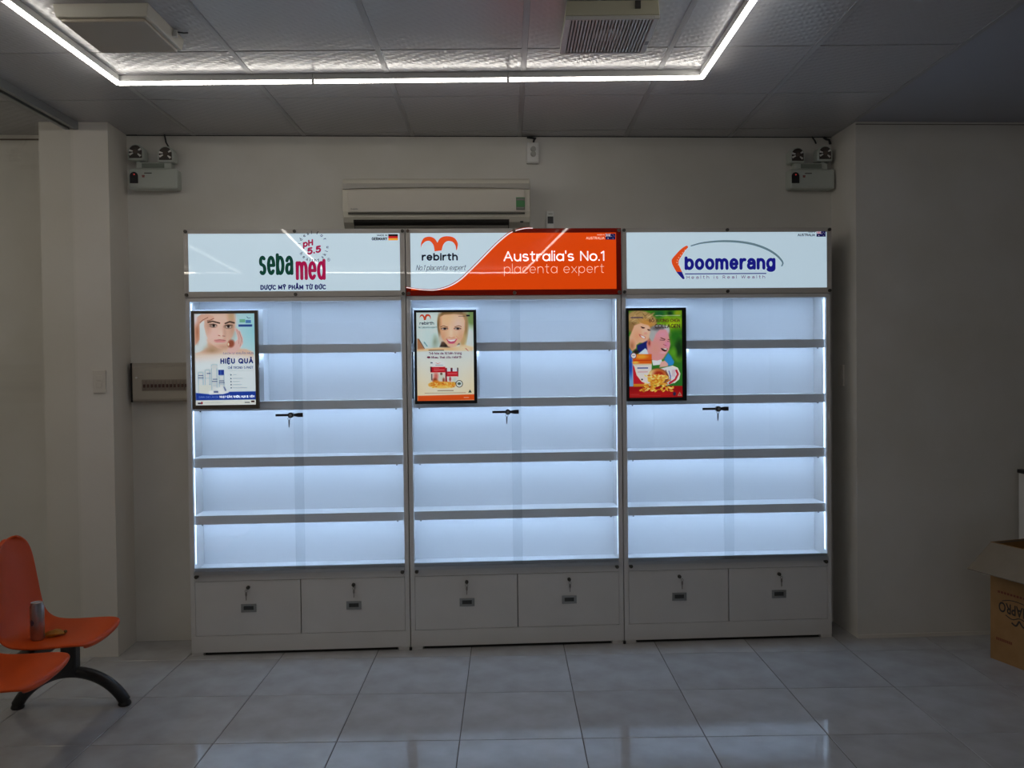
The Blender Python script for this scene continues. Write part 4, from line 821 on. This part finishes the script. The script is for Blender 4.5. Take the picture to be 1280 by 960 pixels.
def leg(y):
    pts = []
    for k in range(25):
        a = math.pi*k/24; x = -.238+.476*k/24; pts.append((x, y, .018+math.sqrt(.272**2-x*x)-.132))
    l = MB().tube(pts, .026, 12).build('leg', BKM, bn, smooth=True)
    B('post', -.034,.034,y-.026,y+.026,.14,.33, BKM, l, .006)
    for x in (-.236,.236): MB().lathe([(.026,0),(.029,.006),(.026,.016),(.020,.026)], (x,y,0), 16).build('foot_pad', BKM, l, smooth=True)
leg(0.0); leg(-1.15)
# can and yellow packet on the seat
cn = thing('drink_can', 'slim silver drink can standing on the orange seat', 'can', (-.297,-.990,.4155))
MB().lathe([(.0,.0),(.020,.0),(.0265,.008),(.0265,.138),(.0225,.150),(.0225,.153)], (0,0,0), 28).build('can_body', mat('can_silver',(.55,.56,.58),.28,metal=.9,noise=(18,.35,(1,1,1.05))), cn, smooth=True)
MB().lathe([(.0222,.150),(.0230,.1545),(.0215,.156),(.0195,.152),(.001,.152)], (0,0,0), 28).build('can_lid', STEEL, cn, smooth=True)
mk = MB()
for k in range(6):
    a = math.radians(228+k*7); b = math.radians(228+(k+1)*7); h0 = .012*math.sin(math.pi*(k)/6); h1 = .012*math.sin(math.pi*(k+1)/6); r = .0269
    mk.add([(r*math.cos(a),r*math.sin(a),.075-h0),(r*math.cos(b),r*math.sin(b),.075-h1),(r*math.cos(b),r*math.sin(b),.078+h1),(r*math.cos(a),r*math.sin(a),.078+h0)],[(0,1,2,3)])
mk.build('can_print', mat('can_dark',(.05,.05,.09),.4), cn)
pk = thing('yellow_packet', 'crumpled yellow packet lying beside the silver can', 'packet', (-.250,-.945,.4165), .5)
v = []; f = []; nn, kk = 10, 8
for i in range(nn):
    t = i/(nn-1); r = .018*math.sin(math.pi*min(1,t*.85+.12))**.7; x = -.035+.075*t
    for k in range(kk): a = 2*math.pi*k/kk; v.append((x, r*math.cos(a)*1.1, max(0, r*.75+r*.8*math.sin(a)+.003*math.sin(5*t+k*2))))
for i in range(nn-1):
    for k in range(kk): f.append((i*kk+k,i*kk+(k+1) % kk,(i+1)*kk+(k+1) % kk,(i+1)*kk+k))
f += [tuple(range(kk-1,-1,-1)), tuple(range((nn-1)*kk,nn*kk))]
MB().add(v, f).build('packet_body', mat('packet_yellow',(.62,.30,.02),.45,noise=(30,.4,(1,.8,.5))), pk, smooth=True)
MB().lathe([(.004,0),(.007,.004),(.006,.010),(.002,.012)], (.040,0,.006), 8).build('packet_tip', mat('packet_brown',(.16,.09,.03),.6), pk)

# ------------------------------------------------------------------ cardboard box and board on the right
CB = mat('cardboard', (.36,.19,.065), .8, noise=(14,.12,(1,.97,.9)), bump=('noise',90,.06)); CBI = mat('cardboard_inside', (.30,.24,.17), .85, noise=(10,.1,(1,1,1)))
ang = math.atan2(.252,.968); LB, WB, HB = .52, .36, .595
cb = thing('cardboard_box', 'open brown cardboard box with upside-down printing by the right wall', 'box', (4.131,-.387,0), 0); cb.rotation_euler = (0,0,ang)
# local frame: x to the back right, y towards the wall along the printed side (side at x=0, box runs to y=-LB)
T_ = .006
B('side', 0,T_,-LB,0,0,HB, CB, cb); B('side', WB-T_,WB,-LB,0,0,HB, CB, cb); B('end', T_,WB-T_,-T_,0,0,HB, CB, cb); B('end', T_,WB-T_,-LB,-LB+T_,0,HB, CB, cb); B('bottom', T_,WB-T_,-LB+T_,-T_,.001,.008, CBI, cb)
def flap(p0, p1, out, nm='flap'):
    p0, p1, out = Vector(p0), Vector(p1), Vector(out); nrm = (p1-p0).cross(out).normalized()*T_; ins = (p1-p0).normalized()*.006
    q = [p0,p1,p1+out-ins,p0+out+ins]; MB().add([*q,*[a+nrm for a in q]],[(0,1,2,3),(7,6,5,4),(0,4,5,1),(1,5,6,2),(2,6,7,3),(3,7,4,0)]).build(nm, CBI, cb)
flap((0.003,0,HB),(0.003,-LB,HB),(-.160,0,-.122)); flap((WB-.003,-LB,HB),(WB-.003,0,HB),(.10,0,-.14)); flap((WB,-.003,HB),(0,-.003,HB),(0,.05,-.17)); flap((0,-LB+.003,HB),(WB,-LB+.003,HB),(0,-.06,-.16))
PB, PR = mat('print_black', (.035,.025,.018), .7), mat('print_red', (.20,.05,.02), .7)
def box_text(s, a0, a1, z0, z1, mt, bold=0):   # upside-down lettering on the side x=0; a runs from the back corner
    v, f = text_geo(s, bold); lo, hi = v.min(0), v.max(0); v = (v-lo)/(hi-lo)
    MB().add([(-.0006, -(a1-(a1-a0)*p[0]), z1-(z1-z0)*p[1]) for p in v], f).build('lettering', mt, cb)
box_text('MAPRO', .050,.225,.252,.305, PB, .02)
def side_ribbon(pts, wd, mt):
    r = ribbon(pts, wd, 0); return MB().add([(-.0007,-a,z) for a,_,z in r.v], r.f).build('printed_line', mt, cb)
side_ribbon(smooth_line([(.07,.310),(.11,.322),(.15,.325),(.20,.320),(.23,.310)]), .004, PB)
side_ribbon(smooth_line([(.09,.244),(.13,.232),(.17,.246),(.21,.236)]), .005, PB); side_ribbon(smooth_line([(.125,.215),(.150,.206),(.168,.234)]), .009, PB); side_ribbon(smooth_line([(.168,.234),(.19,.210),(.215,.214)]), .009, PB)
for a in range(11): side_ribbon([(.045+a*.018,.352),(.058+a*.018,.352)], .011, PR)
for a in range(9): side_ribbon([(.035+a*.0105,.112-a*.0002),(.043+a*.0105,.112-a*.0002)], .014, PR)
wb = thing('white_board_panel', 'white upright panel with a black top edge behind the cardboard box', 'panel', (4.475,-.13,0))
B('panel', 0,.75,-.02,.03,0,.905, WHITEP, wb, .002); B('top_edge', -.006,.756,-.026,.036,.905,.925, BLACK, wb, .002)
